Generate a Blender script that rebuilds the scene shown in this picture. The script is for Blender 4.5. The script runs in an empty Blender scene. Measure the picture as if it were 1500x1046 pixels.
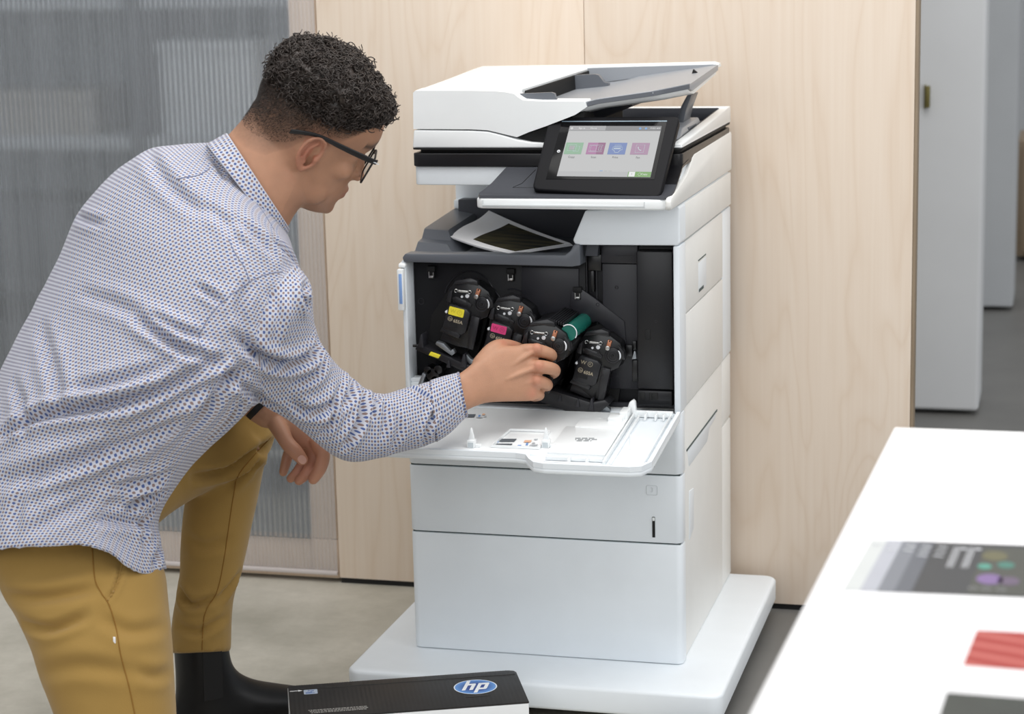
import bpy, bmesh, math, random
import numpy as np
from mathutils import Vector, Matrix, noise
from mathutils.bvhtree import BVHTree

random.seed(7)
rng = np.random.default_rng(7)
SC = bpy.context.scene
COL = SC.collection
PI = math.pi

# ------------------------------------------------------------------ camera
CAM = np.array([0.86766, -3.35741, 1.31609])
YAW, PITCH, ROLL, FPX = -0.26692, -0.19641, -0.02425, 2990.86543
def cam_basis():
    cy, sy, cp, sp = math.cos(YAW), math.sin(YAW), math.cos(PITCH), math.sin(PITCH)
    cr, sr = math.cos(ROLL), math.sin(ROLL)
    fwd = np.array([sy*cp, cy*cp, sp]); right = np.array([cy, -sy, 0.0]); up = np.cross(right, fwd)
    return cr*right+sr*up, -sr*right+cr*up, fwd
CR, CU, CF = cam_basis()
def ray(px, py):
    return CF + CR*(px-750)/FPX - CU*(py-523)/FPX
def dep(px, py, d):
    """world point seen at pixel px,py, at depth d (m) from the camera"""
    return CAM + d*ray(px, py)
def at(px, py, ax, v):
    i = 'xyz'.index(ax); r = ray(px, py)
    return CAM + r*((v-CAM[i])/r[i])
def onplane(px, py, p0, n):
    r = ray(px, py); n = np.asarray(n, float)
    return CAM + r*(np.dot(np.asarray(p0, float)-CAM, n)/np.dot(r, n))
def Yp(px, py, y):
    p = at(px, py, 'y', y); return (p[0], p[2])
def Xp(px, py, x):
    p = at(px, py, 'x', x); return (p[1], p[2])

# ------------------------------------------------------------------ colour and materials
def lin(c):
    c = c/255.0
    return c/12.92 if c <= 0.04045 else ((c+0.055)/1.055)**2.4
def rgb(r, g, b): return (lin(r), lin(g), lin(b), 1.0)

class NT:
    def __init__(s, name):
        s.m = bpy.data.materials.new(name); s.m.use_nodes = True
        s.t = s.m.node_tree; s.b = s.t.nodes['Principled BSDF']; s.o = s.t.nodes['Material Output']
    def n(s, typ, **kw):
        nd = s.t.nodes.new(typ)
        for k, v in kw.items():
            if k.startswith('i_'):
                key = k[2:]
                key = int(key) if key.isdigit() else key.replace('_', ' ')
                nd.inputs[key].default_value = v
            else: setattr(nd, k, v)
        return nd
    def l(s, a, b): s.t.links.new(a, b)
    def math(s, op, a, b=None, c=None):
        nd = s.n('ShaderNodeMath', operation=op)
        for i, v in enumerate((a, b, c)):
            if v is None: continue
            if isinstance(v, (int, float)): nd.inputs[i].default_value = v
            else: s.l(v, nd.inputs[i])
        return nd.outputs[0]
    def mix(s, fac, a, b):
        nd = s.n('ShaderNodeMix', data_type='RGBA')
        for sock, v in ((nd.inputs[0], fac), (nd.inputs[6], a), (nd.inputs[7], b)):
            if isinstance(v, (int, float, tuple)): sock.default_value = v
            else: s.l(v, sock)
        return nd.outputs[2]
    def bump(s, height, strength=0.2, dist=0.002):
        b = s.n('ShaderNodeBump', i_Strength=strength, i_Distance=dist)
        s.l(height, b.inputs['Height']); s.l(b.outputs[0], s.b.inputs['Normal'])

def plain(name, col, rough=0.5, metal=0.0, spec=0.5, grain=0.0, scale=900.0, coat=0.0, vary=0.04):
    """solid colour with a faint procedural mottle and, if asked, a moulded grain"""
    t = NT(name)
    tc = t.n('ShaderNodeTexCoord')
    nz = t.n('ShaderNodeTexNoise', i_Scale=14.0, i_Detail=3.0)
    t.l(tc.outputs['Object'], nz.inputs['Vector'])
    lo = tuple(x*(1-vary) for x in col[:3])+(1,); hi = tuple(min(1, x*(1+vary)) for x in col[:3])+(1,)
    t.l(t.mix(nz.outputs[0], lo, hi), t.b.inputs['Base Color'])
    t.b.inputs['Roughness'].default_value = rough; t.b.inputs['Metallic'].default_value = metal
    t.b.inputs['Specular IOR Level'].default_value = spec
    if coat: t.b.inputs['Coat Weight'].default_value = coat
    if grain:
        g = t.n('ShaderNodeTexNoise', i_Scale=scale, i_Detail=2.0)
        t.l(tc.outputs['Object'], g.inputs['Vector']); t.bump(g.outputs[0], grain, 0.0004)
    return t.m

def emit(name, col, k=1.0):
    t = NT(name)
    t.b.inputs['Base Color'].default_value = (0.01, 0.01, 0.01, 1); t.b.inputs['Roughness'].default_value = 0.25
    t.b.inputs['Emission Color'].default_value = col; t.b.inputs['Emission Strength'].default_value = k
    return t.m

def wood(name, c1, c2, c3, sx=1.0, rough=0.55):
    t = NT(name); tc = t.n('ShaderNodeTexCoord')
    mp = t.n('ShaderNodeMapping'); mp.inputs['Scale'].default_value = (3.2*sx, 3.2*sx, 0.55)
    t.l(tc.outputs['Object'], mp.inputs[0])
    warp = t.n('ShaderNodeTexNoise', i_Scale=1.6, i_Detail=3.0, i_Distortion=0.6); t.l(mp.outputs[0], warp.inputs['Vector'])
    # contour bands of a stretched noise field give cathedral grain
    k = t.math('MULTIPLY', warp.outputs[0], 13.0); k = t.math('FRACT', k)
    ring = t.math('SUBTRACT', 1.0, t.math('ABSOLUTE', t.math('MULTIPLY_ADD', k, 2.0, -1.0)))
    ring = t.math('POWER', ring, 3.0)
    mp2 = t.n('ShaderNodeMapping'); mp2.inputs['Scale'].default_value = (120*sx, 120*sx, 2.2); t.l(tc.outputs['Object'], mp2.inputs[0])
    fine = t.n('ShaderNodeTexNoise', i_Scale=1.0, i_Detail=4.0); t.l(mp2.outputs[0], fine.inputs['Vector'])
    big = t.n('ShaderNodeTexNoise', i_Scale=1.1, i_Detail=2.0); t.l(mp.outputs[0], big.inputs['Vector'])
    base = t.mix(big.outputs[0], c1, c2)
    c = t.mix(t.math('MULTIPLY', ring, 0.30), base, c3)
    f = t.math('MULTIPLY', t.math('SUBTRACT', fine.outputs[0], 0.35), 0.55)
    fm = t.n('ShaderNodeClamp'); t.l(f, fm.inputs[0])
    c = t.mix(fm.outputs[0], c, c3)
    t.l(c, t.b.inputs['Base Color']); t.b.inputs['Roughness'].default_value = rough
    t.b.inputs['Specular IOR Level'].default_value = 0.3
    t.bump(fine.outputs[0], 0.05, 0.001)
    return t.m

M = {}
M['white'] = plain('white_plastic', rgb(234, 240, 245), 0.42, grain=0.06)
M['white_side'] = plain('warm_white_plastic', rgb(234, 234, 231), 0.5, grain=0.06)
M['gloss_white'] = plain('white_gloss_plastic', rgb(240, 243, 244), 0.28)
M['seam'] = plain('seam_shadow_gasket', rgb(70, 84, 84), 0.7)
M['grey'] = plain('slate_grey_plastic', rgb(96, 100, 107), 0.34, grain=0.08)
M['grey_dark'] = plain('dark_slate_plastic', rgb(64, 66, 72), 0.42, grain=0.08, spec=0.3)
M['tray_grey'] = plain('mid_grey_feeder_plastic', rgb(150, 154, 160), 0.33)
M['black'] = plain('black_plastic', rgb(24, 24, 27), 0.3, grain=0.1, spec=0.35)
M['inner'] = plain('inner_black_plastic', rgb(24, 24, 27), 0.42, grain=0.05, spec=0.25)
M['inner2'] = plain('inner_charcoal_plastic', rgb(40, 40, 45), 0.36, spec=0.4)
M['cart'] = plain('cartridge_black_plastic', rgb(18, 18, 20), 0.28, spec=0.5)
M['cart2'] = plain('cartridge_charcoal_plastic', rgb(33, 33, 36), 0.3, spec=0.45)
M['hole'] = plain('deep_black', rgb(8, 8, 9), 0.7)
M['bezel'] = plain('tablet_black_plastic', rgb(23, 23, 26), 0.5, grain=0.12, spec=0.12)
M['glossblack'] = plain('glass_black', rgb(12, 12, 14), 0.12, spec=0.2)
M['steel'] = plain('bright_steel', rgb(190, 190, 188), 0.28, metal=1.0)
M['steel_dull'] = plain('dull_steel', rgb(150, 155, 160), 0.4, metal=0.8)
M['copper'] = plain('copper_contact', rgb(205, 140, 110), 0.35, metal=0.8)
M['whitemetal'] = plain('white_pin', rgb(225, 228, 232), 0.4)
M['green'] = plain('teal_drum_coating', rgb(22, 104, 92), 0.22)
M['yellow'] = plain('yellow_label', rgb(240, 224, 58), 0.5)
M['magenta'] = plain('magenta_label', rgb(222, 64, 128), 0.5)
M['yellow_ink'] = plain('yellow_label_ink', rgb(206, 190, 44), 0.5)
M['magenta_ink'] = plain('magenta_label_ink', rgb(176, 44, 98), 0.5)
M['tan_ink'] = plain('tan_print', rgb(176, 165, 142), 0.6)
M['label_blue'] = plain('blue_label', rgb(138, 172, 226), 0.5)
M['ink_dark'] = plain('dark_label_ink', rgb(92, 98, 104), 0.6)
M['ink_blue'] = plain('blue_label_ink', rgb(110, 150, 205), 0.6)
M['ink_orange'] = plain('orange_label_ink', rgb(220, 178, 150), 0.6)
M['paper'] = plain('white_paper', rgb(244, 244, 246), 0.7, spec=0.2)
M['table'] = plain('white_laminate', rgb(238, 239, 241), 0.38)

# ------------------------------------------------------------------ mesh builder
class MB:
    def __init__(s): s.bm = bmesh.new()
    def add(s, b, mat=None):
        if mat is not None: b.transform(mat)
        me = bpy.data.meshes.new('tmp'); b.to_mesh(me); b.free()
        s.bm.from_mesh(me); bpy.data.meshes.remove(me); return s
    def _bev(s, b, bev, seg, ang=0.3):
        if bev > 0:
            es = [e for e in b.edges if len(e.link_faces) == 2 and e.calc_face_angle(0) > ang]
            bmesh.ops.bevel(b, geom=es, offset=bev, segments=seg, profile=0.5, affect='EDGES', clamp_overlap=True)
    def box(s, x0, x1, y0, y1, z0, z1, bev=0.0, seg=2, mat=None):
        b = bmesh.new(); bmesh.ops.create_cube(b, size=1.0)
        for v in b.verts:
            v.co = Vector(((x0+x1)/2+v.co.x*(x1-x0), (y0+y1)/2+v.co.y*(y1-y0), (z0+z1)/2+v.co.z*(z1-z0)))
        s._bev(b, bev, seg); return s.add(b, mat)
    def prism(s, poly, ax, a0, a1, bev=0.0, seg=2, mat=None, ang=0.3):
        b = bmesh.new()
        def mk(p, a):
            return {'x': (a, p[0], p[1]), 'y': (p[0], a, p[1]), 'z': (p[0], p[1], a)}[ax]
        lo = [b.verts.new(mk(p, a0)) for p in poly]; hi = [b.verts.new(mk(p, a1)) for p in poly]
        n = len(poly)
        b.faces.new(lo); b.faces.new(hi[::-1])
        for i in range(n): b.faces.new((lo[i], hi[i], hi[(i+1) % n], lo[(i+1) % n]))
        bmesh.ops.recalc_face_normals(b, faces=b.faces[:])
        s._bev(b, bev, seg, ang); return s.add(b, mat)
    def hexa(s, pts, bev=0.0, seg=2):
        """eight corners: bottom four then top four, same order"""
        b = bmesh.new(); v = [b.verts.new(tuple(p)) for p in pts]
        for f in ((0, 1, 2, 3), (4, 5, 6, 7), (0, 1, 5, 4), (1, 2, 6, 5), (2, 3, 7, 6), (3, 0, 4, 7)): b.faces.new([v[i] for i in f])
        bmesh.ops.recalc_face_normals(b, faces=b.faces[:]); s._bev(b, bev, seg); return s.add(b)
    def slab(s, pts, off, bev=0.0, seg=2):
        """polygon of 3-D points thickened by the vector off"""
        b = bmesh.new(); off = Vector(off)
        lo = [b.verts.new(tuple(p)) for p in pts]; hi = [b.verts.new(tuple(Vector(p)+off)) for p in pts]; n = len(pts)
        b.faces.new(lo); b.faces.new(hi[::-1])
        for i in range(n): b.faces.new((lo[i], hi[i], hi[(i+1) % n], lo[(i+1) % n]))
        bmesh.ops.recalc_face_normals(b, faces=b.faces[:]); s._bev(b, bev, seg); return s.add(b)
    def loft(s, rings, cap=True, closed=True):
        b = bmesh.new(); R = [[b.verts.new(tuple(p)) for p in r] for r in rings]; n = len(R[0])
        for i in range(len(R)-1):
            for j in range(n if closed else n-1):
                b.faces.new((R[i][j], R[i][(j+1) % n], R[i+1][(j+1) % n], R[i+1][j]))
        if cap and closed: b.faces.new(R[0][::-1]); b.faces.new(R[-1])
        bmesh.ops.recalc_face_normals(b, faces=b.faces[:]); return s.add(b)
    def tube(s, pts, r, n=8, closed=False):
        pts = [Vector(p) for p in pts]; m = len(pts); rs = r if isinstance(r, (list, tuple)) else [r]*m
        rings = []; up = None
        for i, p in enumerate(pts):
            if closed: t = pts[(i+1) % m]-pts[i-1]
            else: t = pts[min(i+1, m-1)]-pts[max(i-1, 0)]
            t.normalize()
            if up is None: up = t.orthogonal().normalized()
            up = (up-t*up.dot(t)).normalized(); w = t.cross(up)
            rings.append([p+(up*math.cos(2*PI*k/n)+w*math.sin(2*PI*k/n))*rs[i] for k in range(n)])
        if closed: rings.append(rings[0]); return s.loft(rings, cap=False)
        return s.loft(rings)
    def cyl(s, p0, p1, r, n=28, r2=None, bev=0.0):
        p0, p1 = Vector(p0), Vector(p1); t = (p1-p0).normalized(); u = t.orthogonal().normalized(); w = t.cross(u)
        b = bmesh.new()
        A = [b.verts.new(p0+(u*math.cos(2*PI*k/n)+w*math.sin(2*PI*k/n))*r) for k in range(n)]
        B = [b.verts.new(p1+(u*math.cos(2*PI*k/n)+w*math.sin(2*PI*k/n))*(r if r2 is None else r2)) for k in range(n)]
        b.faces.new(A[::-1]); b.faces.new(B)
        for k in range(n): b.faces.new((A[k], A[(k+1) % n], B[(k+1) % n], B[k]))
        bmesh.ops.recalc_face_normals(b, faces=b.faces[:]); s._bev(b, bev, 2, 0.6); return s.add(b)
    def ring(s, c, ax, r0, r1, h, n=32):
        """flat washer, centre c, axis ax, thickness h along ax"""
        c = Vector(c); t = Vector(ax).normalized(); u = t.orthogonal().normalized(); w = t.cross(u)
        def circ(r, o): return [c+t*o+(u*math.cos(2*PI*k/n)+w*math.sin(2*PI*k/n))*r for k in range(n)]
        R = [circ(r0, 0), circ(r1, 0), circ(r1, h), circ(r0, h)]; R.append(R[0]); return s.loft(R, cap=False)
    def build(s, name, mat, parent=None, angle=38):
        me = bpy.data.meshes.new(name); s.bm.to_mesh(me); s.bm.free()
        return link(name, me, mat, parent, angle)

def link(name, me, mat, parent=None, angle=38):
    if mat is not None:
        me.materials.clear(); me.materials.append(mat)
    me.polygons.foreach_set('use_smooth', [True]*len(me.polygons))
    if angle: me.set_sharp_from_angle(angle=math.radians(angle))
    o = bpy.data.objects.new(name, me); COL.objects.link(o)
    if parent is not None: adopt(o, parent)
    return o
def adopt(o, parent):
    o.parent = parent
    if parent.type == 'EMPTY': o.matrix_parent_inverse = Matrix.Translation(-parent.location)
def split_loose(o, gap=0.0006):
    """each separate piece of a mesh becomes a part of its own, under the same name"""
    bm = bmesh.new(); bm.from_mesh(o.data); bm.verts.ensure_lookup_table(); comp = {}; boxes = []
    for v in bm.verts:
        if v.index in comp: continue
        k = len(boxes); st = [v]; comp[v.index] = k; lo = Vector(v.co); hi = Vector(v.co)
        while st:
            a = st.pop()
            for i in range(3): lo[i] = min(lo[i], a.co[i]); hi[i] = max(hi[i], a.co[i])
            for e in a.link_edges:
                b = e.other_vert(a)
                if b.index not in comp: comp[b.index] = k; st.append(b)
        boxes.append((lo, hi))
    par = list(range(len(boxes)))
    def find(i):
        while par[i] != i: i = par[i]
        return i
    for i in range(len(boxes)):
        for j in range(i):
            if all(boxes[i][0][c]-gap <= boxes[j][1][c] and boxes[j][0][c]-gap <= boxes[i][1][c] for c in range(3)): par[find(i)] = find(j)
    roots = sorted({find(i) for i in range(len(boxes))})
    if len(roots) < 2: bm.free(); return [o]
    out = []; mat = o.data.materials[0]; nm = o.name.split('.')[0]; parent = o.parent
    for r in roots:
        b = bm.copy(); bmesh.ops.delete(b, geom=[v for v in b.verts if find(comp[v.index]) != r], context='VERTS')
        me = bpy.data.meshes.new(nm); b.to_mesh(me); b.free()
        if r == roots[0]: me.materials.append(mat); o.data = me; out.append(o)
        else: out.append(link(nm, me, mat, parent, 0))
    bm.free(); return out
def tag(o, label, cat, group=None):
    o['label'] = label; o['category'] = cat
    if group: o['group'] = group
    return o
def thing(name, loc, label, cat, group=None):
    o = bpy.data.objects.new(name, None); o.empty_display_size = 0.1; COL.objects.link(o); o.location = loc
    return tag(o, label, cat, group)
def struct(o):
    o['kind'] = 'structure'; return o

def text_mesh(mb, body, size, origin, xd, yd, depth=0.0004, shear=0.0, align='CENTER', squash=1.0, bold=0.0):
    cu = bpy.data.curves.new('txt', 'FONT'); cu.body = body; cu.size = size; cu.extrude = depth; cu.shear = shear
    cu.align_x = align; cu.align_y = 'CENTER'; cu.offset = bold; cu.resolution_u = 4
    o = bpy.data.objects.new('txt', cu); COL.objects.link(o)
    dg = bpy.context.evaluated_depsgraph_get(); me = bpy.data.meshes.new_from_object(o.evaluated_get(dg))
    bpy.data.objects.remove(o); bpy.data.curves.remove(cu)
    xd = Vector(xd).normalized(); yd = Vector(yd).normalized(); zd = xd.cross(yd)
    mt = Matrix.Translation(Vector(origin)) @ Matrix((xd*squash, yd, zd)).transposed().to_4x4()
    b = bmesh.new(); b.from_mesh(me); bpy.data.meshes.remove(me); mb.add(b, mt)

def rrect(x0, x1, y0, y1, r, n=5):
    P = []
    for cx, cy, a in ((x1-r, y0+r, -PI/2), (x1-r, y1-r, 0), (x0+r, y1-r, PI/2), (x0+r, y0+r, PI)):
        for k in range(n+1):
            t = a+k*PI/2/n; P.append((cx+r*math.cos(t), cy+r*math.sin(t)))
    return P
# ------------------------------------------------------------------ the setting
def concrete():
    t = NT('polished_concrete'); tc = t.n('ShaderNodeTexCoord')
    a = t.n('ShaderNodeTexNoise', i_Scale=3.5, i_Detail=7.0, i_Roughness=0.62); t.l(tc.outputs['Object'], a.inputs['Vector'])
    b = t.n('ShaderNodeTexNoise', i_Scale=38.0, i_Detail=5.0, i_Roughness=0.7); t.l(tc.outputs['Object'], b.inputs['Vector'])
    r = t.n('ShaderNodeValToRGB'); t.l(a.outputs[0], r.inputs[0])
    r.color_ramp.elements[0].position = 0.36; r.color_ramp.elements[0].color = rgb(172, 168, 155)
    r.color_ramp.elements[1].position = 0.68; r.color_ramp.elements[1].color = rgb(216, 211, 199)
    c = t.mix(t.math('MULTIPLY', b.outputs[0], 0.5), r.outputs[0], rgb(150, 146, 134))
    # floor on the right: dark grey concrete plus painted shade by the table
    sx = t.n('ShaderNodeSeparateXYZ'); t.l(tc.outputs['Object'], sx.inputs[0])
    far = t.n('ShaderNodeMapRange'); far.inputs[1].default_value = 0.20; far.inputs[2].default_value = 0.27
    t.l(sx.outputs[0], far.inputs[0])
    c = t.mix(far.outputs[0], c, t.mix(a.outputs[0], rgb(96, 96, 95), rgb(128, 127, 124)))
    t.l(c, t.b.inputs['Base Color']); t.b.inputs['Roughness'].default_value = 0.42
    t.bump(b.outputs[0], 0.12, 0.002); return t.m
def plaster(name, c):
    t = NT(name); tc = t.n('ShaderNodeTexCoord')
    a = t.n('ShaderNodeTexNoise', i_Scale=5.0, i_Detail=6.0); t.l(tc.outputs['Object'], a.inputs['Vector'])
    t.l(t.mix(a.outputs[0], tuple(x*0.9 for x in c[:3])+(1,), c), t.b.inputs['Base Color'])
    t.b.inputs['Roughness'].default_value = 0.85; t.bump(a.outputs[0], 0.1, 0.004); return t.m
M['floor'] = concrete()
M['wood'] = wood('maple_plywood', rgb(234, 220, 205), rgb(228, 211, 193), rgb(213, 189, 164))
M['wood2'] = wood('maple_plywood_leaf', rgb(222, 203, 179), rgb(216, 194, 168), rgb(200, 174, 145), 1.3)
M['wood_end'] = wood('plywood_edge', rgb(158, 142, 122), rgb(146, 130, 110), rgb(120, 104, 86), 4.0)
M['wood_frame'] = wood('pine_rail', rgb(216, 196, 176), rgb(206, 184, 162), rgb(190, 164, 140), 2.0)
M['plaster'] = plaster('white_plaster', rgb(228, 231, 234))
M['plaster2'] = plaster('grey_plaster', rgb(204, 208, 212))
M['brass'] = plain('aged_brass', rgb(120, 112, 66), 0.45, metal=0.5)

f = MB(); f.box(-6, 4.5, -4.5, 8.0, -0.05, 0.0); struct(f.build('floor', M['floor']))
WY = 0.58                      # front face of the plywood partition
# plywood partition: two sheets meeting in a fine seam, open to the right
w = MB()
w.box(-0.602, -0.0475, WY, WY+0.05, 0.012, 2.6, 0.0012); w.box(-0.0465, 0.5905, WY, WY+0.05, 0.012, 2.6, 0.0012)
wb = struct(w.build('wall_back', M['wood']))
e = MB(); e.box(0.5907, 0.597, WY+0.002, WY+0.05, 0.012, 2.6, 0.001); struct(e.build('trim_1', M['wood_end']))
e = MB(); e.box(-0.6, 0.585, WY+0.004, WY+0.046, 0.0, 0.013); struct(e.build('wall_gap_shade', M['hole']))  # dark strip painted for the shaded gap under the partition
e = MB(); e.prism(rrect(0.575, 0.612, WY+0.012, WY+0.05, 0.012), 'z', 0.02, 0.312, 0.003); struct(e.build('trim_2', M['wood_frame']))
# plaster piers beyond the partition
for i, (x0, x1, y0, y1, m) in enumerate(((0.30, 0.652, 2.39, 2.62, 'plaster'), (0.42, 0.702, 4.1, 4.4, 'plaster2'))):
    p = MB(); p.box(x0, x1, y0, y1, 0.012, 3.2, 0.012, 3); struct(p.build('wall_pier_%d' % (i+1), M[m]))
p = MB(); p.box(-6, 4.5, 7.6, 7.7, 0, 3.2); struct(p.build('wall_far', M['plaster2']))
p = MB(); p.box(-4.6, -4.5, -4.5, 7.6, 0, 3.2); struct(p.build('wall_left', M['plaster2']))
b = MB(); a0 = at(1358, 124, 'y', 2.37); a1 = at(1352, 160, 'y', 2.37)
root = thing('door_catch', (a0[0], 2.38, a1[2]), 'small brass catch on the white plaster pier behind the plywood edge', 'door catch')
b.box(0.49, a0[0]-0.004, 2.376, 2.39, a1[2], a0[2], 0.003); b.build('plate', M['brass'], root)
b = MB(); b.box(a0[0]-0.004, a0[0]+0.008, 2.362, 2.39, a1[2]+0.004, a0[2]-0.004, 0.003); b.build('strike', M['brass'], root)
# a wooden cupboard far down the aisle
t = thing('cupboard', (1.0, 5.5, 0), 'light brown wooden cupboard far off beyond the plaster piers at the right edge', 'cupboard')
b = MB(); b.box(0.678, 1.5, 5.3, 5.8, 0.02, 0.50, 0.006); b.build('carcass', M['wood_end'], t)
b = MB(); b.box(0.70, 1.1, 5.285, 5.3, 0.04, 0.48, 0.004); b.build('door', M['wood_end'], t)
b = MB(); b.box(0.71, 1.46, 5.33, 5.77, 0.0, 0.02); b.build('plinth', M['hole'], t)

# ribbed translucent sliding panel on a pine frame, left of the plywood
def ribbed():
    t = NT('ribbed_polycarbonate'); tc = t.n('ShaderNodeTexCoord')
    sp = t.n('ShaderNodeSeparateXYZ'); t.l(tc.outputs['Object'], sp.inputs[0])
    k = t.math('MULTIPLY', sp.outputs[0], 2*PI/0.0116); s = t.math('SINE', k)
    s01 = t.math('MULTIPLY_ADD', s, 0.5, 0.5)
    mp = t.n('ShaderNodeMapping'); mp.inputs['Scale'].default_value = (40, 1, 0.03); t.l(tc.outputs['Object'], mp.inputs[0])
    nz = t.n('ShaderNodeTexNoise', i_Scale=1.0, i_Detail=2.0); t.l(mp.outputs[0], nz.inputs['Vector'])
    rf = t.n('ShaderNodeBsdfRefraction', i_Roughness=0.24, i_IOR=1.12); rf.inputs['Color'].default_value = (0.9, 0.915, 0.93, 1)
    t.l(t.mix(t.math('MULTIPLY', t.math('POWER', s01, 2.5), t.math('MULTIPLY_ADD', nz.outputs[0], 1.3, 0.1)), (0.96, 0.97, 0.98, 1), (0.36, 0.38, 0.40, 1)), rf.inputs['Color'])
    df = t.n('ShaderNodeBsdfDiffuse'); df.inputs['Color'].default_value = rgb(196, 201, 207)
    gl = t.n('ShaderNodeBsdfGlossy', i_Roughness=0.3); gl.inputs['Color'].default_value = (0.6, 0.6, 0.6, 1)
    bp = t.n('ShaderNodeBump', i_Strength=0.12, i_Distance=0.002); t.l(s, bp.inputs['Height'])
    for n_ in (rf, df, gl): t.l(bp.outputs[0], n_.inputs['Normal'])
    m1 = t.n('ShaderNodeMixShader')
    fac = t.math('MULTIPLY_ADD', s01, 0.08, t.math('MULTIPLY_ADD', nz.outputs[0], 0.20, 0.08))
    t.l(fac, m1.inputs[0]); t.l(rf.outputs[0], m1.inputs[1]); t.l(df.outputs[0], m1.inputs[2])
    m2 = t.n('ShaderNodeMixShader'); m2.inputs[0].default_value = 0.04
    t.l(m1.outputs[0], m2.inputs[1]); t.l(gl.outputs[0], m2.inputs[2]); t.l(m2.outputs[0], t.o.inputs['Surface'])
    return t.m
M['ribbed'] = ribbed()
PX0, PX1 = -2.3, -0.602
fr = thing('sliding_panel', (-1.4, WY+0.02, 0.0), 'ribbed translucent grey sliding panel in a pale pine frame left of the plywood wall', 'sliding panel')
b = MB(); b.box(PX0, PX1-0.003, WY+0.006, WY+0.04, 0.008, 0.094, 0.002); b.build('bottom_rail', M['wood_frame'], fr)
b = MB(); b.box(-0.664, PX1-0.003, WY+0.006, WY+0.04, 0.095, 2.5, 0.002); b.build('stile', M['wood_frame'], fr)
b = MB(); b.box(PX0, -2.2, WY+0.006, WY+0.04, 0.095, 2.5, 0.002); b.build('stile', M['wood_frame'], fr)
b = MB(); b.box(PX0, PX1-0.003, WY+0.006, WY+0.04, 2.5, 2.58, 0.002); b.build('top_rail', M['wood_frame'], fr)
def pc_film():
    t = NT('ribbed_sheet_over_frame'); tc = t.n('ShaderNodeTexCoord')
    sp = t.n('ShaderNodeSeparateXYZ'); t.l(tc.outputs['Object'], sp.inputs[0])
    s = t.math('SINE', t.math('MULTIPLY', sp.outputs[0], 2*PI/0.0085))
    tr = t.n('ShaderNodeBsdfTransparent'); tr.inputs['Color'].default_value = (0.97, 0.98, 0.99, 1)
    df = t.n('ShaderNodeBsdfDiffuse'); df.inputs['Color'].default_value = rgb(224, 220, 220)
    m1 = t.n('ShaderNodeMixShader'); t.l(t.math('MULTIPLY_ADD', s, 0.06, 0.22), m1.inputs[0])
    t.l(tr.outputs[0], m1.inputs[1]); t.l(df.outputs[0], m1.inputs[2]); t.l(m1.outputs[0], t.o.inputs['Surface'])
    return t.m
# the sheet is one plate; it runs over the pane opening and over the frame's face
b = MB(); b.box(-2.2, -0.6645, WY+0.001, WY+0.005, 0.0945, 2.5); sh = b.build('ribbed_sheet', M['ribbed'], fr)
b = MB(); b.box(-2.29, -0.6645, WY+0.001, WY+0.005, 0.026, 0.0943); b.box(-0.6643, -0.607, WY+0.001, WY+0.005, 0.026, 2.5)
b.build('sheet_margin', pc_film(), fr)
b = MB(); b.box(-2.29, -0.606, WY-0.004, WY+0.005, 0.017, 0.026, 0.002); b.build('edge_channel', plain('clear_edge_strip', rgb(206, 198, 196), 0.3), fr)

# what shows, blurred, through the ribbed sheet
def dim(name, c): return plain(name, c, 0.7)
dg = [dim('charcoal_panel', rgb(84, 87, 91)), dim('mid_grey_panel', rgb(196, 200, 205)), dim('pale_grey_card', rgb(238, 241, 244)), dim('taupe_card', rgb(178, 172, 164))]
sr = thing('shelving_unit', (-1.75, 1.35, 0), 'grey shelving unit seen blurred behind the ribbed translucent panel', 'shelving unit')
b = MB(); b.box(-3.4, -0.3, 1.62, 1.65, 0.02, 2.3); b.build('back_panel', dg[1], sr)
for z in (0.12, 0.50, 0.86, 1.2, 1.6):
    b = MB(); b.box(-3.38, -0.32, 1.22, 1.62, z, z+0.03, 0.002); b.build('shelf', dg[0] if z < 0.6 else dg[1], sr)
for x in (-3.4, -2.35, -1.32, -0.32):
    b = MB(); b.box(x, x+0.03, 1.2, 1.62, 0, 2.3, 0.002); b.build('upright', dg[0], sr)
for i, (x0, x1, z0, z1, m, lab) in enumerate((
    (-1.27, -1.02, 0.89, 1.12, 2, 'pale grey box behind the ribbed panel, next to the plywood'),
    (-1.9, -1.45, 0.89, 1.0, 3, 'low taupe box behind the ribbed panel, beside the dark gap'),
    (-2.25, -1.98, 0.89, 1.16, 0, 'dark box behind the ribbed panel, top left'),
    (-1.95, -1.4, 0.53, 0.72, 0, 'wide dark box behind the ribbed panel, on the lower shelf'),
    (-0.98, -0.5, 0.53, 0.80, 1, 'mid grey box behind the ribbed panel, nearest the plywood'),
    (-2.2, -1.5, 0.15, 0.42, 0, 'large charcoal box behind the ribbed panel, beside the kneeling person'))):
    bx = thing('storage_box', ((x0+x1)/2, 1.4, z0), lab, 'box')
    b = MB(); b.box(x0, x1, 1.27, 1.55, z0, z1-0.03, 0.004); b.build('carton', dg[m], bx)
    b = MB(); b.box(x0-0.005, x1+0.005, 1.265, 1.555, z1-0.03, z1, 0.004); b.build('lid', dg[m], bx)

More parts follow.
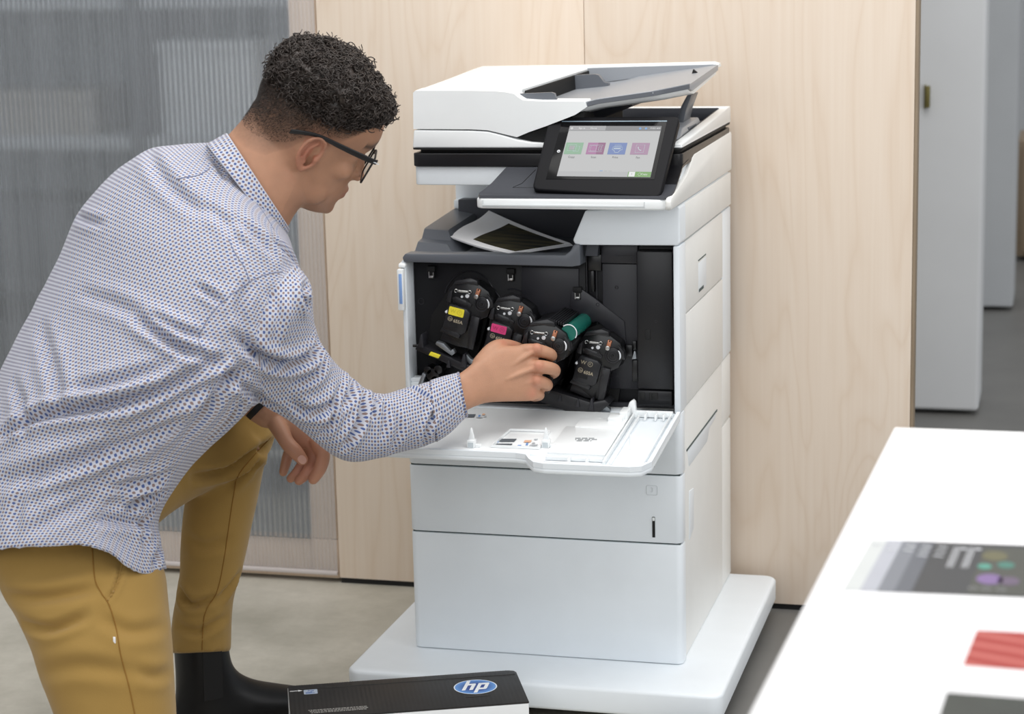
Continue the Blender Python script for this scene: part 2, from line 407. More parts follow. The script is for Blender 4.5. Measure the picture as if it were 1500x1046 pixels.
# ------------------------------------------------------------------ white table with prints
TZ = 0.74
dirv = np.array([0.646-0.677, -1.888+0.915]); dirv /= np.linalg.norm(dirv)   # towards the camera, along the table's long edge
A = np.array([0.677, -0.915]); side = np.array([0.9995, 0.0])
def tp(u, v): return A+side*u+dirv*v           # u across, v towards the camera
tb = thing('table', (1.1, -1.6, 0), 'white laminate table with prints on it in the right foreground', 'table')
b = MB(); P = [tp(0, 0), tp(0.8, 0), tp(0.8, 1.45), tp(0, 1.45)]; b.prism(P, 'z', TZ-0.03, TZ, 0.003, 3); b.build('tabletop', M['table'], tb)
for (u, v) in ((0.05, 0.06), (0.74, 0.06), (0.05, 1.38), (0.74, 1.38)):
    c = tp(u, v); b = MB(); b.box(c[0]-0.025, c[0]+0.025, c[1]-0.025, c[1]+0.025, 0, TZ-0.0305, 0.004); b.build('leg', M['table'], tb)
c0, c1 = tp(0.08, 0.06), tp(0.71, 0.06)
b = MB(); b.box(c0[0], c1[0], c0[1]-0.012, c0[1]+0.012, TZ-0.11, TZ-0.031, 0.003); b.build('apron', M['table'], tb)

def sheet(name, pts, z, h, mat, parent=None):
    b = MB(); b.slab([(p[0], p[1], z) for p in pts], (0, 0, h)); return b.build(name, mat, parent)
def tz(px, py, z=TZ): p = at(px, py, 'z', z); return np.array([p[0], p[1]])
# brochure: white sheet with a dark spread
q0 = [tz(1218, 880), tz(1262, 789), tz(1700, 806), tz(1700, 905)]
br = thing('brochure', (0.8, -1.5, TZ), 'dark grey printed brochure with white margins on the white table', 'brochure')
sheet('page', q0, TZ+0.0012, 0.0014, M['paper'], br)
q00 = [tz(1212, 884), tz(1258, 786), tz(1700, 803), tz(1700, 909)]
sheet('under_page', q00, TZ+0.0002, 0.001, M['paper'], br)
TB, BB = (1277, 795), (1234, 869)      # left ends of the dark spread's top and bottom edges
def sp(u, v):                           # u along the spread, v from its far to its near edge
    p = tz(*TB); r = tz(1500, 803)-p; d = tz(*BB)-p
    return p+r*u+d*v
def patch(name, u0, u1, v0, v1, mat, z=0.0027, sk=0.0):
    return sheet(name, [sp(u0, v0), sp(u1, v0), sp(u1+sk, v1), sp(u0+sk, v1)], TZ+z, 0.0002, mat, br)
patch('spread', 0.0, 2.0, 0, 1, plain('brochure_black', rgb(58, 60, 63), 0.5))
for k, cc in enumerate(((196, 200, 200), (170, 173, 182), (118, 122, 130), (92, 96, 104))):
    patch('colour_band', 0.105*k, 0.105*(k+1), 0, 1, plain('brochure_band', rgb(*cc), 0.5), 0.0030)
ip = plain('brochure_lettering', rgb(206, 208, 212), 0.6)
b = MB()
for k in range(5):
    for j in range(1+(k+1)//2):
        c = sp(0.062+0.105*k, 0.11+0.09*j)
        text_mesh(b, 'abc', 0.0062, (c[0], c[1], TZ+0.0034), side.tolist()+[0], (-dirv).tolist()+[0], 0.0001, bold=0.0006)
for k in range(2):
    for j in range(3):
        p = sp(0.565+0.095*k+0.017*j, 0.09); q = sp(0.565+0.095*k+0.017*j, 0.5); n = np.array([0.00042, 0])
        b.slab([(*(p-n), TZ+0.0031), (*(p+n), TZ+0.0031), (*(q+n), TZ+0.0031), (*(q-n), TZ+0.0031)], (0, 0, 0.0002))
    c = sp(0.625+0.095*k, 0.12); b.cyl((c[0], c[1], TZ+0.003), (c[0], c[1], TZ+0.0033), 0.0028, 12)
b.build('lettering', ip, br)
patch('photo_panel', 0.755, 1.6, 0.08, 0.98, plain('brochure_photo', rgb(70, 72, 66), 0.5), 0.0030)
for (u, v, ru, cc) in ((0.80, 0.46, 0.0065, (78, 146, 130)), (0.93, 0.42, 0.008, (66, 118, 106)), (0.86, 0.70, 0.012, (122, 98, 146)), (0.98, 0.72, 0.01, (98, 84, 106)), (0.84, 0.25, 0.012, (98, 96, 70))):
    b = MB(); c = sp(u, v); b.loft([[(c[0]+ru*math.cos(2*PI*i/20), c[1]+ru*1.3*math.sin(2*PI*i/20), TZ+z) for i in range(20)] for z in (0.0030, 0.0034)])
    b.build('photo_blossom', plain('brochure_blossom', rgb(*cc), 0.5), br)
b = MB()
for u in (0.78, 0.86, 0.95):
    c = sp(u, 0.88); b.ring((c[0], c[1], TZ+0.0033), (0, 0, 1), 0.003, 0.0042, 0.0002, 16)
b.build('icon_ring', plain('brochure_icon', rgb(140, 142, 144), 0.6), br)
# red print and dark print on white sheets
def print_sheet(name, label, pts, margin_pts, mat, extra=None):
    r = thing(name, (0.85, -1.7, TZ), label, 'print')
    sheet('page', margin_pts, TZ+0.0003, 0.0007, M['paper'], r); sheet('picture', pts, TZ+0.0011, 0.0002, mat, r)
    if extra: extra(r)
def red_mat():
    t = NT('red_wave_print'); tc = t.n('ShaderNodeTexCoord')
    mp = t.n('ShaderNodeMapping'); mp.inputs['Rotation'].default_value = (0, 0, math.radians(20)); t.l(tc.outputs['Object'], mp.inputs[0])
    w = t.n('ShaderNodeTexWave', i_Scale=13.0, i_Distortion=1.4, i_Detail=1.0); w.bands_direction = 'Y'; w.inputs['Detail Scale'].default_value = 1.0
    t.l(mp.outputs[0], w.inputs['Vector'])
    r = t.n('ShaderNodeValToRGB'); t.l(w.outputs[1], r.inputs[0]); r.color_ramp.elements[0].position = 0.62; r.color_ramp.elements[1].position = 0.8
    r.color_ramp.elements[0].color = rgb(160, 48, 42); r.color_ramp.elements[1].color = rgb(186, 96, 88)
    t.l(r.outputs[0], t.b.inputs['Base Color']); t.b.inputs['Roughness'].default_value = 0.5; return t.m
print_sheet('red_print', 'red print with pale curved stripes on a white sheet on the table', [tz(1410, 977), tz(1431, 925), tz(1700, 938), tz(1700, 1000)], [tz(1330, 993), tz(1380, 905), tz(1700, 918), tz(1700, 1008)], red_mat())
def dark_mat():
    t = NT('dark_forest_print'); tc = t.n('ShaderNodeTexCoord')
    n = t.n('ShaderNodeTexNoise', i_Scale=18.0, i_Detail=4.0); t.l(tc.outputs['Object'], n.inputs['Vector'])
    t.l(t.mix(n.outputs[0], rgb(26, 28, 28), rgb(62, 68, 62)), t.b.inputs['Base Color']); t.b.inputs['Roughness'].default_value = 0.5; return t.m
print_sheet('dark_print', 'nearly black print at the bottom right corner of the white table', [tz(1364, 1085), tz(1387, 1016), tz(1700, 1040), tz(1700, 1110)], [tz(1325, 1092), tz(1360, 1012), tz(1700, 1018), tz(1700, 1115)], dark_mat())
# ------------------------------------------------------------------ the printer
PR = thing('multifunction_printer', (0.0, 0.25, 0.0), 'tall white multifunction office printer with its front door open, standing on a wide base', 'printer')
XL, XR, YB = -0.247, 0.247, 0.55
def part(mb, name, mat, parent=None, angle=38): return mb.build(name, M[mat] if isinstance(mat, str) else mat, parent or PR, angle)

# base plate and its wheels
b = MB(); b.prism(rrect(-0.332, 0.337, -0.138, 0.552, 0.026, 6), 'z', 0.034, 0.0805, 0.007, 3); part(b, 'base_plate', 'white')
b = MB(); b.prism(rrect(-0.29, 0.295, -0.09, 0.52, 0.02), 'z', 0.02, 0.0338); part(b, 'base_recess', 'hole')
for (x, y) in ((-0.27, -0.06), (0.275, -0.06), (-0.27, 0.49), (0.275, 0.49)):
    b = MB(); b.cyl((x-0.012, y, 0.0165), (x+0.012, y, 0.0165), 0.0165, 20, bev=0.003); part(b, 'caster', 'grey_dark')

# stand cabinet, drawer, tray: rounded front panels on a plain carcass
b = MB(); b.box(XL+0.003, XR-0.003, 0.034, 0.446, 0.081, 0.5325, 0.002)
b.box(XL+0.003, XR-0.003, 0.4485, YB, 0.081, 0.403, 0.004); b.box(XL+0.003, XR-0.003, 0.4485, YB, 0.405, 0.5325, 0.004); part(b, 'stand_body', 'white_side')
def front_panel(z0, z1, name):
    b = MB(); P = [(XL, 0.033)] + [(XL+0.012-0.012*math.cos(t), 0.012-0.012*math.sin(t)) for t in np.linspace(0, PI/2, 6)] \
        + [(XR-0.012+0.012*math.sin(t), 0.012-0.012*math.cos(t)) for t in np.linspace(0, PI/2, 6)] + [(XR, 0.033)]
    b.prism(P, 'z', z0, z1, 0.0022, 2, ang=0.9); return part(b, name, 'white')
front_panel(0.0815, 0.2985, 'cabinet_front')
dr = front_panel(0.3012, 0.4217, 'paper_drawer'); tr = front_panel(0.4244, 0.5325, 'paper_tray')
b = MB()
for z in (0.2985, 0.4217): b.box(XL+0.004, XR-0.004, 0.004, 0.032, z+0.0003, z+0.0024)
part(b, 'seam_gasket', 'seam')
def gauge(z0, z1, par):       # paper level window
    b = MB(); b.box(0.1945, 0.1995, -0.0012, 0.004, z0, z1, 0.0008); part(b, 'level_window', 'hole', par)
    b = MB(); b.box(0.195, 0.199, -0.0018, 0.002, z1-0.007, z1-0.001, 0.0006); part(b, 'level_marker', 'gloss_white', par)
gauge(0.311, 0.348, dr); gauge(0.437, 0.468, tr)
c = Yp(955, 718, 0.0)
b = MB()
zz = rrect(c[0]-0.0095, c[0]+0.0095, c[1]-0.0085, c[1]+0.0085, 0.003)
b.tube([(x, -0.0002, z) for x, z in zz], 0.0006, 5, closed=True)
text_mesh(b, '3', 0.012, (c[0], -0.0004, c[1]), (1, 0, 0), (0, 0, 1), 0.0003); part(b, 'tray_number', plain('moulded_number_grey', rgb(214, 220, 224), 0.5), dr)

# right side: grips, slots and the side door
b = MB(); b.slab([(XR-0.004, y, z) for y, z in ((0.062, 0.4515), (0.385, 0.4515), (0.385, 0.4545), (0.062, 0.4545))], (0.0022, 0, 0)); part(b, 'side_slot', 'seam')
b = MB(); b.prism([(0.072, 0.4495), (0.375, 0.4495), (0.362, 0.4405), (0.30, 0.4375), (0.275, 0.418), (0.085, 0.418)], 'x', XR-0.006, XR-0.0024, 0.0012); part(b, 'tray_grip', 'white')
b = MB(); b.prism([(0.082, 0.285), (0.125, 0.295), (0.128, 0.368), (0.085, 0.374)], 'x', XR-0.006, XR-0.0018, 0.001); part(b, 'side_grip', 'white')
b = MB(); b.box(XR-0.012, XR-0.001, 0.0, 0.058, 0.533, 0.8215, 0.002); part(b, 'side_trim', 'white')
sd = MB(); sd.box(XR-0.01, XR-0.0016, 0.0605, 0.452, 0.5345, 0.694, 0.002); sd.box(XR-0.01, XR-0.0016, 0.0605, 0.452, 0.6965, 0.8215, 0.002)
side_door = part(sd, 'side_door', 'white_side')
b = MB(); b.box(XR-0.004, XR-0.0012, 0.185, 0.266, 0.712, 0.765, 0.001); part(b, 'handle_recess', 'white', side_door)
b = MB(); b.box(XR-0.003, XR-0.0008, 0.185, 0.262, 0.7685, 0.7705); b.box(XR-0.003, XR-0.0006, 0.188, 0.235, 0.7122, 0.7175); part(b, 'handle_shadow_gap', 'seam', side_door)
b = MB(); b.box(XR-0.012, XR-0.002, 0.4545, YB, 0.5345, 0.8215, 0.003); part(b, 'rear_corner_panel', 'white')

# body shell round the opening
b = MB(); b.box(XL, -0.2385, 0.0, 0.45, 0.533, 0.79, 0.0025); part(b, 'left_wall', 'white')
b = MB(); b.box(0.2345, XR-0.0125, -0.001, 0.05, 0.533, 0.8215, 0.0025); part(b, 'right_jamb', 'white')
b = MB(); b.box(-0.235, 0.236, 0.075, 0.54, 0.534, 0.785, 0.002); part(b, 'chassis', 'inner')
b = MB(); b.box(-0.2382, 0.2344, 0.034, 0.0745, 0.5335, 0.5415); part(b, 'sill', 'inner2')
# upper right hood over the opening
P = [Yp(839, 352, 0), Yp(842, 357.5, 0), Yp(848, 359, 0), (XR-0.004, 0.8228), (XR, 0.827), (XR, 0.886), (XR-0.003, 0.8905), Yp(857, 309, 0)]
b = MB(); b.prism(P, 'y', 0.0, 0.53, 0.004, 3); hood = part(b, 'upper_hood', 'white')
b = MB(); b.box(XR-0.02, XR+0.0004, 0.052, 0.54, 0.8255, 0.8885, 0.002); part(b, 'hood_side', 'white_side')

# grey output bin
b = MB()
xb = 0.0765
lip = [Yp(592, 383.5, 0), Yp(590, 377, 0), Yp(594, 371.5, 0), Yp(828, 373.5, 0), Yp(836, 367, 0), Yp(841, 358, 0), Yp(850, 358, 0), Yp(851, 388.5, 0), Yp(838, 390.5, 0)]
b.prism(lip, 'y', -0.003, 0.03, 0.0018, 2, ang=0.25)
b.box(-0.243, 0.075, 0.028, 0.29, 0.786, 0.7945, 0.001)
part(b, 'output_bin', 'grey')
bank = MB()
def loftx(prof0, x0, prof1, x1): return [[(x0, y, z) for y, z in prof0], [(x1, y, z) for y, z in prof1]]
zt = 0.833
bank.loft([[(-0.244, 0.028, 0.7935), (-0.244, 0.072, 0.797), (-0.240, 0.078, 0.812), (-0.240, 0.102, 0.815), (-0.237, 0.108, zt-0.002), (-0.236, 0.114, zt), (-0.234, 0.29, zt+0.012), (-0.234, 0.29, 0.786), (-0.244, 0.028, 0.786)],
           [(-0.176, 0.028, 0.7935), (-0.176, 0.072, 0.796), (-0.186, 0.078, 0.808), (-0.186, 0.102, 0.811), (-0.192, 0.108, zt-0.005), (-0.192, 0.114, zt-0.003), (-0.192, 0.29, zt+0.006), (-0.192, 0.29, 0.786), (-0.176, 0.028, 0.786)],
           [(-0.152, 0.028, 0.793), (-0.152, 0.072, 0.794), (-0.166, 0.078, 0.795), (-0.166, 0.102, 0.796), (-0.166, 0.108, 0.797), (-0.166, 0.114, 0.798), (-0.166, 0.29, 0.80), (-0.166, 0.29, 0.786), (-0.152, 0.028, 0.786)]])
part(bank, 'bin_step', 'grey')
b = MB(); b.box(-0.222, 0.22, 0.272, 0.30, 0.79, 0.864, 0.002); part(b, 'bin_back', 'grey_dark')
b = MB(); b.hexa([(0.0785, 0.02, 0.80), (0.10, 0.02, 0.80), (0.10, 0.29, 0.80), (0.0785, 0.29, 0.80), (0.093, 0.02, 0.892), (0.11, 0.02, 0.892), (0.11, 0.29, 0.892), (0.093, 0.29, 0.892)]); part(b, 'bin_side', 'grey_dark')
b = MB(); b.box(-0.236, 0.2, 0.302, 0.54, 0.79, 0.92, 0.004); part(b, 'rear_column', 'white')
b = MB(); b.box(-0.2345, -0.2, 0.285, 0.302, 0.845, 0.862, 0.003); part(b, 'column_foot', 'white')
# white flap at the left of the opening with its blue label
b = MB(); b.box(-0.252, -0.2405, -0.012, 0.018, 0.703, 0.776, 0.002); fl = part(b, 'side_latch', 'gloss_white')
b = MB(); b.box(-0.2485, -0.243, -0.0128, -0.011, 0.715, 0.768, 0.0005); part(b, 'latch_label', 'label_blue', fl)
b = MB(); b.hexa([(-0.251, -0.006, 0.778), (-0.238, -0.006, 0.778), (-0.238, 0.16, 0.79), (-0.251, 0.16, 0.79), (-0.251, -0.004, 0.785), (-0.238, -0.004, 0.785), (-0.238, 0.16, 0.80), (-0.251, 0.16, 0.80)], 0.002); part(b, 'left_rail', 'gloss_white')
b = MB(); b.box(-0.2383, -0.195, 0.004, 0.03, 0.5425, 0.572, 0.002); b.box(-0.2383, -0.215, 0.006, 0.032, 0.572, 0.579, 0.001); part(b, 'waste_cover', 'white')
b = MB()
for (px, py, r) in ((636, 548, .012), (629, 541, .007), (644, 540, .008), (640, 556, .009)):
    x, z = Yp(px, py, 0.01); b.cyl((x, 0.0, z), (x, 0.03, z), r, 14, bev=0.001)
x, z = Yp(633, 553, 0.01); b.box(x-0.01, x+0.012, -0.004, 0.03, z-0.012, z-0.006, 0.001); part(b, 'waste_coupling', 'cart')
b = MB(); x, z = Yp(618, 553, 0.01); b.slab([(x-.004, -0.004, z-.012), (x+.002, -0.004, z-.014), (x+.012, -0.004, z+.008), (x+.006, -0.004, z+.012)], (0, 0.02, 0), 0.001); part(b, 'waste_hook', 'steel_dull')

# inner face panels
YI = 0.04
b = MB(); b.box(-0.2375, 0.074, YI, 0.0745, 0.542, 0.7858, 0.001); part(b, 'inner_panel', 'inner')
P = [Yp(764, 390.5, YI-.003), Yp(848, 393, YI-.003), Yp(848, 462, YI-.003), Yp(790, 462, YI-.003), Yp(764, 452, YI-.003)]
b = MB(); b.prism(P, 'y', YI-0.004, YI-0.0002, 0.0015); part(b, 'centre_cover', 'inner2')
b = MB(); b.box(0.0745, 0.2335, YI+0.004, 0.0745, 0.542, 0.822, 0.001); part(b, 'right_panel', 'inner')
b = MB(); b.box(0.103, 0.1675, YI-0.006, YI+0.0038, 0.7855, 0.818, 0.002); b.box(0.104, 0.1675, YI-0.004, YI+0.0038, 0.565, 0.7845, 0.002); part(b, 'fuser_cover', 'inner2')
b = MB(); b.box(0.169, 0.2325, 0.012, YI+0.0038, 0.571, 0.8105, 0.003); b.box(0.1685, 0.230, 0.010, YI+0.0038, 0.5425, 0.5695, 0.003); part(b, 'toner_cover', 'black')
b = MB()
for (px0, px1, py0, py1) in ((945, 953, 482, 498),): 
    x0, z1 = Yp(px0, py0, 0.012); x1, z0 = Yp(px1, py1, 0.012); b.box(x0, x1, 0.011, 0.014, z0, z1, 0.001)
for (px0, px1) in ((937, 945), (951, 955), (955, 964)):
    x0, z1 = Yp(px0, 575, 0.01); x1, z0 = Yp(px1, 586, 0.01); b.box(x0, x1, 0.009, 0.012, z0, z1, 0.001)
for z in (0.62, 0.68, 0.74): b.box(0.2328, 0.2343, 0.004, 0.02, z-0.012, z+0.018, 0.0005)
part(b, 'cover_slot', 'hole')
b = MB()
for px, py, r in ((903, 421, .003), (961, 471, .0022), (965, 558, .003), (616, 442, .006), (876, 446, .003), (965, 575, .002)):
    x, z = Yp(px, py, 0.0125 if px > 925 else YI-.004); y = 0.0125 if px > 930 else (YI-.0052 if px > 870 else YI)
    b.ring((x, y, z), (0, -1, 0), r*0.75, r, 0.0008, 20)
part(b, 'moulded_boss', 'inner2')
# arched rims round the four cartridge bays
b = MB()
def arc(cx, cy, rx, ry, t0, t1, y=YI, r=0.0013):
    pts = []
    for t in np.linspace(math.radians(t0), math.radians(t1), 22):
        x, z = Yp(cx+rx*math.cos(t), cy-ry*math.sin(t), y); pts.append((x, y-0.001, z))
    b.tube(pts, r, 6)
arc(688, 440, 37, 43, 25, 165); arc(750, 465, 34, 42, 25, 100); arc(690, 452, 46, 40, 5, 50); arc(880, 512, 41, 42, 0, 150, YI); arc(832, 500, 40, 44, 40, 75)
part(b, 'bay_rim', 'inner2')
b = MB()
P = [Yp(838, 425, YI), Yp(855, 424, YI), Yp(872, 436, YI), Yp(916, 470, YI), Yp(919, 512, YI), Yp(902, 490, YI), Yp(876, 470, YI), Yp(855, 472, YI), Yp(846, 458, YI), Yp(836, 450, YI)]
b.prism(P, 'y', YI-0.006, YI-0.0002, 0.0012); part(b, 'bay_shroud', 'inner2')
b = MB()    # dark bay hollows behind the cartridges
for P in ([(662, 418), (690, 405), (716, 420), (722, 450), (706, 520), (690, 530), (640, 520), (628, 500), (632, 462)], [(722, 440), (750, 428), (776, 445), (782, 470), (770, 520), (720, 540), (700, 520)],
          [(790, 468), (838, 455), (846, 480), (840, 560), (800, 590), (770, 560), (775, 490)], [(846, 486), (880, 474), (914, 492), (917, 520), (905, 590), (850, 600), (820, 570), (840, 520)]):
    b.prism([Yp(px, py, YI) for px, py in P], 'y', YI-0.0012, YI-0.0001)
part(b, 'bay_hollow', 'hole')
# small steel spring clips
cl = MB(); cb = MB()
for px, py in ((633, 400), (749, 404), (847, 431)):
    x, z = Yp(px, py, YI-.004); cb.box(x-0.008, x+0.007, YI-0.010, YI, z+0.004, z+0.013, 0.001); cb.box(x-0.006, x+0.005, YI-0.008, YI, z-0.009, z+0.004, 0.001)
    cl.box(x-0.004, x+0.003, YI-0.0095, YI-0.008, z-0.008, z-0.004, 0.0005); cl.box(x-0.005, x-0.0035, YI-0.0095, YI-0.008, z-0.008, z+0.003); cl.box(x+0.003, x+0.0042, YI-0.0095, YI-0.008, z-0.006, z+0.002)
part(cb, 'clip_housing', 'hole'); part(cl, 'spring_clip', 'steel')
b = MB()
x, z = Yp(930, 518, YI-.01); b.slab([(x-.0045, YI-.016, z-.009), (x+.004, YI-.016, z-.008), (x+.003, YI-.016, z+.004), (x, YI-.016, z+.006)], (0, .004, 0), 0.0006); part(b, 'latch_tongue', 'steel_dull')
b = MB(); b.box(x-0.014, x-0.003, YI-0.018, YI, z-0.004, z+0.016, 0.001); b.box(x-0.004, x+0.003, YI-0.012, YI, z+0.006, z+0.022, 0.001); b.box(x-0.006, x+0.004, YI-0.008, YI, z-0.05, z-0.012, 0.001); part(b, 'latch_block', 'cart')
b = MB()
for z in (0.785,): b.box(0.127, 0.166, YI-0.0072, YI-0.0055, z+0.0135, z+0.0145)
b.box(0.092, 0.094, YI+0.002, YI+0.0042, 0.6, 0.80); b.box(0.0755, 0.077, YI-0.002, YI+0.0042, 0.70, 0.82)
part(b, 'panel_edge_highlight', 'inner2')
b = MB(); b.box(0.08, 0.103, YI-0.004, YI+0.004, 0.772, 0.80, 0.001); b.box(0.084, 0.09, YI-0.006, YI+0.004, 0.735, 0.772, 0.001); part(b, 'cable_guide', 'cart')

# black cross bar (inner flap) that hangs below the cartridges
b = MB()
yb = -0.012
P = [Yp(608, 512, yb), Yp(612, 504, yb), Yp(690, 537, yb), Yp(770, 560, yb), Yp(866, 590, yb), Yp(886, 586, yb), Yp(893, 592, yb), Yp(862, 617, yb), Yp(838, 606, yb), Yp(770, 580, yb), Yp(690, 549, yb)]
b.prism(P, 'y', yb, 0.035, 0.0012)
bar = part(b, 'inner_flap', 'cart2')
b = MB()
for (px, py, w, h) in ((617, 499, .005, .022), (679, 528, .006, .022), (657, 533, .004, .012), (846, 590, .004, .014), (866, 592, .005, .02), (820, 583, .003, .010)):
    x, z = Yp(px, py, yb); b.slab([(x-w, yb-0.003, z-h*.5), (x+w, yb-0.003, z-h*.55), (x+w*.6, yb-0.003, z+h*.55), (x, yb-0.003, z+h*.5)], (0, 0.03, 0), 0.0008)
part(b, 'flap_rib', 'inner2', bar)
b = MB(); P = [Yp(628, 520, yb-.003), Yp(631, 515.5, yb-.003), Yp(645, 520.5, yb-.003), Yp(642, 525, yb-.003)]; b.prism(P, 'y', yb-0.004, yb+0.002, 0.0004); part(b, 'flap_mark', 'yellow', bar)
b = MB(); b.cyl((Yp(609, 509, yb)[0]-.008, yb+.01, Yp(609, 509, yb)[1]+.001), (Yp(609, 509, yb)[0]+.004, yb+.01, Yp(609, 509, yb)[1]+.001), 0.0025, 12); part(b, 'flap_pivot', 'cart', bar)
# metal springs and guides under the bays
b = MB()
for P in ([(640, 500), (650, 503), (660, 514), (664, 511), (667, 517), (662, 521), (648, 511), (638, 504)], [(684, 519), (690, 526), (700, 528), (698, 534), (688, 533), (682, 526)],
          [(816, 575), (856, 590), (855, 594), (815, 579)], [(876, 588), (884, 590), (894, 600), (893, 606), (882, 606), (874, 595)]):
    b.prism([Yp(px, py, -0.004) for px, py in P], 'y', -0.006, 0.006, 0.0005)
part(b, 'contact_spring', 'steel_dull')

# ------------------------------------------------------------------ fold-down front door
def dz(y): return 0.5335+0.098*(y+0.004)          # its inner surface falls slightly towards the front
DN = np.array([0, -0.098, 1.0]); DP = np.array([0, -0.004, 0.5335])
def dpt(px, py, h=0.0): p = onplane(px, py, DP+np.array([0, 0, h]), DN); return p
XD0, XD1 = -0.2455, 0.2465
def doutline(inset=0.0):
    yl, yr = -0.243, -0.287
    P = [(XD0+inset, -0.006)]
    P += [(XD0+inset, yl+0.01), (XD0+inset+0.01, yl+inset)]
    xa, xm, xc = 0.018, 0.045, 0.075
    P += [(xa+inset, yl+inset), (xa+0.018+inset, yl-0.005+inset), (xm+inset*.5, yl-0.022), (xc-0.018+inset*.5, yr+0.006+inset), (xc+inset*.5, yr+inset)]
    P += [(XD1-0.03-inset, yr+inset), (XD1-0.012-inset, yr+0.006+inset), (XD1-inset, yr+0.03), (XD1-inset, -0.006)]
    return P
b = MB(); b.slab([(x, y, dz(y)-0.013) for x, y in doutline()], (0, 0, 0.0095), 0.003, 2)
# raised rim all round
for seg in (doutline(0.0),):
    pts = [Vector((x, y, dz(y)-0.0005)) for x, y in seg]
    inn = [Vector((x, y, dz(y)-0.0005)) for x, y in doutline(0.006)]
    for i in range(len(pts)-1):
        q = [pts[i], pts[i+1], inn[i+1], inn[i]]; b.slab([(p.x, p.y, p.z-0.0035) for p in q], (0, 0, 0.0085))
door = part(b, 'front_door', 'white')
b = MB()
def dbox(x0, x1, y0, y1, h0, h1, bev=0.0008):
    b.hexa([(x0, y0, dz(y0)+h0), (x1, y0, dz(y0)+h0), (x1, y1, dz(y1)+h0), (x0, y1, dz(y1)+h0), (x0, y0, dz(y0)+h1), (x1, y0, dz(y0)+h1), (x1, y1, dz(y1)+h1), (x0, y1, dz(y1)+h1)], bev)
dbox(-0.236, 0.165, -0.232, -0.012, -0.0045, 0.0012)           # liner plate
dbox(0.068, 0.165, -0.232, -0.10, 0.001, 0.0042)               # raised right block
dbox(0.085, 0.166, -0.105, -0.06, 0.001, 0.006)
part(b, 'door_liner', 'gloss_white', door)
b = MB()
dbox(0.168, 0.1715, -0.268, -0.02, -0.002, 0.006); dbox(0.178, 0.1815, -0.268, -0.03, -0.002, 0.004); dbox(0.232, 0.2345, -0.262, -0.02, -0.002, 0.0045)
dbox(0.07, 0.165, -0.252, -0.246, -0.002, 0.004); dbox(0.07, 0.165, -0.272, -0.268, -0.002, 0.003); dbox(0.11, 0.113, -0.268, -0.25, -0.002, 0.006); dbox(0.14, 0.143, -0.268, -0.25, -0.002, 0.006)
dbox(-0.236, 0.01, -0.238, -0.234, -0.002, 0.004)
for x in (0.19, 0.208, 0.222): dbox(x, x+0.003, -0.04, -0.02, -0.002, 0.008)
dbox(0.165, 0.236, -0.022, -0.018, -0.002, 0.009); dbox(0.135, 0.16, -0.075, -0.05, 0.001, 0.013, 0.001); dbox(0.152, 0.166, -0.06, -0.03, 0.001, 0.018, 0.001)
part(b, 'door_rib', 'gloss_white', door)
# recessed label tray
b = MB(); P = [dpt(720, 655, .002), dpt(747, 631, .002), dpt(805, 633, .002), dpt(790, 658, .002)]
cx = sum(p[0] for p in P)/4
def rim(p, q, w=0.0025, h=0.004):
    p, q = Vector(p), Vector(q); n = (q-p).cross(Vector((0, 0, 1))).normalized()*w; b.slab([p-n*.5, q-n*.5, q+n*.5, p+n*.5], (0, 0, h))
for i in range(4): rim(P[i], P[(i+1) % 4])
part(b, 'label_tray', 'gloss_white', door)
def dl(name, quads, mat, h=0.0024):
    b = MB()
    for px0, py0, px1, py1, sk in quads:
        q = [dpt(px0+sk, py0, h), dpt(px1+sk, py0, h), dpt(px1, py1, h), dpt(px0, py1, h)]; b.slab([tuple(p) for p in q], (0, 0, 0.0004))
    part(b, name, mat, door)
dl('pictogram_dark', [(731, 643, 753, 647, 4), (724, 650, 747, 654, 4), (679, 607, 694, 611, 3)], 'ink_dark')
dl('pictogram_blue', [(727, 645, 730, 648, 1), (721, 651, 724, 653, 1), (700, 608, 703, 611, 1), (757, 652, 762, 654, 2), (770, 649, 773, 652, 1)], 'ink_blue')
dl('pictogram_orange', [(767, 645, 777, 648, 2), (706, 606, 710, 608, 1)], 'ink_orange')
dl('pictogram_grey', [(782, 643, 787, 644.5, 1), (775, 651, 786, 653, 2), (760, 655, 770, 656.5, 2), (779, 648, 783, 650, 1), (697, 611, 706, 612, 2), (708, 609, 712, 611, 1)], plain('grey_label_ink', rgb(186, 190, 194), 0.6))
b = MB()
for py, w in ((642.0, 14), (643.9, 17), (645.8, 12)):
    for k in range(int(w)):
        if (k*7+int(py)) % 5 == 0: continue
        px = 843+k*2.0; q = [dpt(px, py-0.55, .0048), dpt(px+1.2, py-0.55, .0048), dpt(px+1.2, py+.4, .0048), dpt(px, py+.4, .0048)]; b.slab([tuple(p) for p in q], (0, 0, .0003))
part(b, 'embossed_text', 'ink_dark', door)
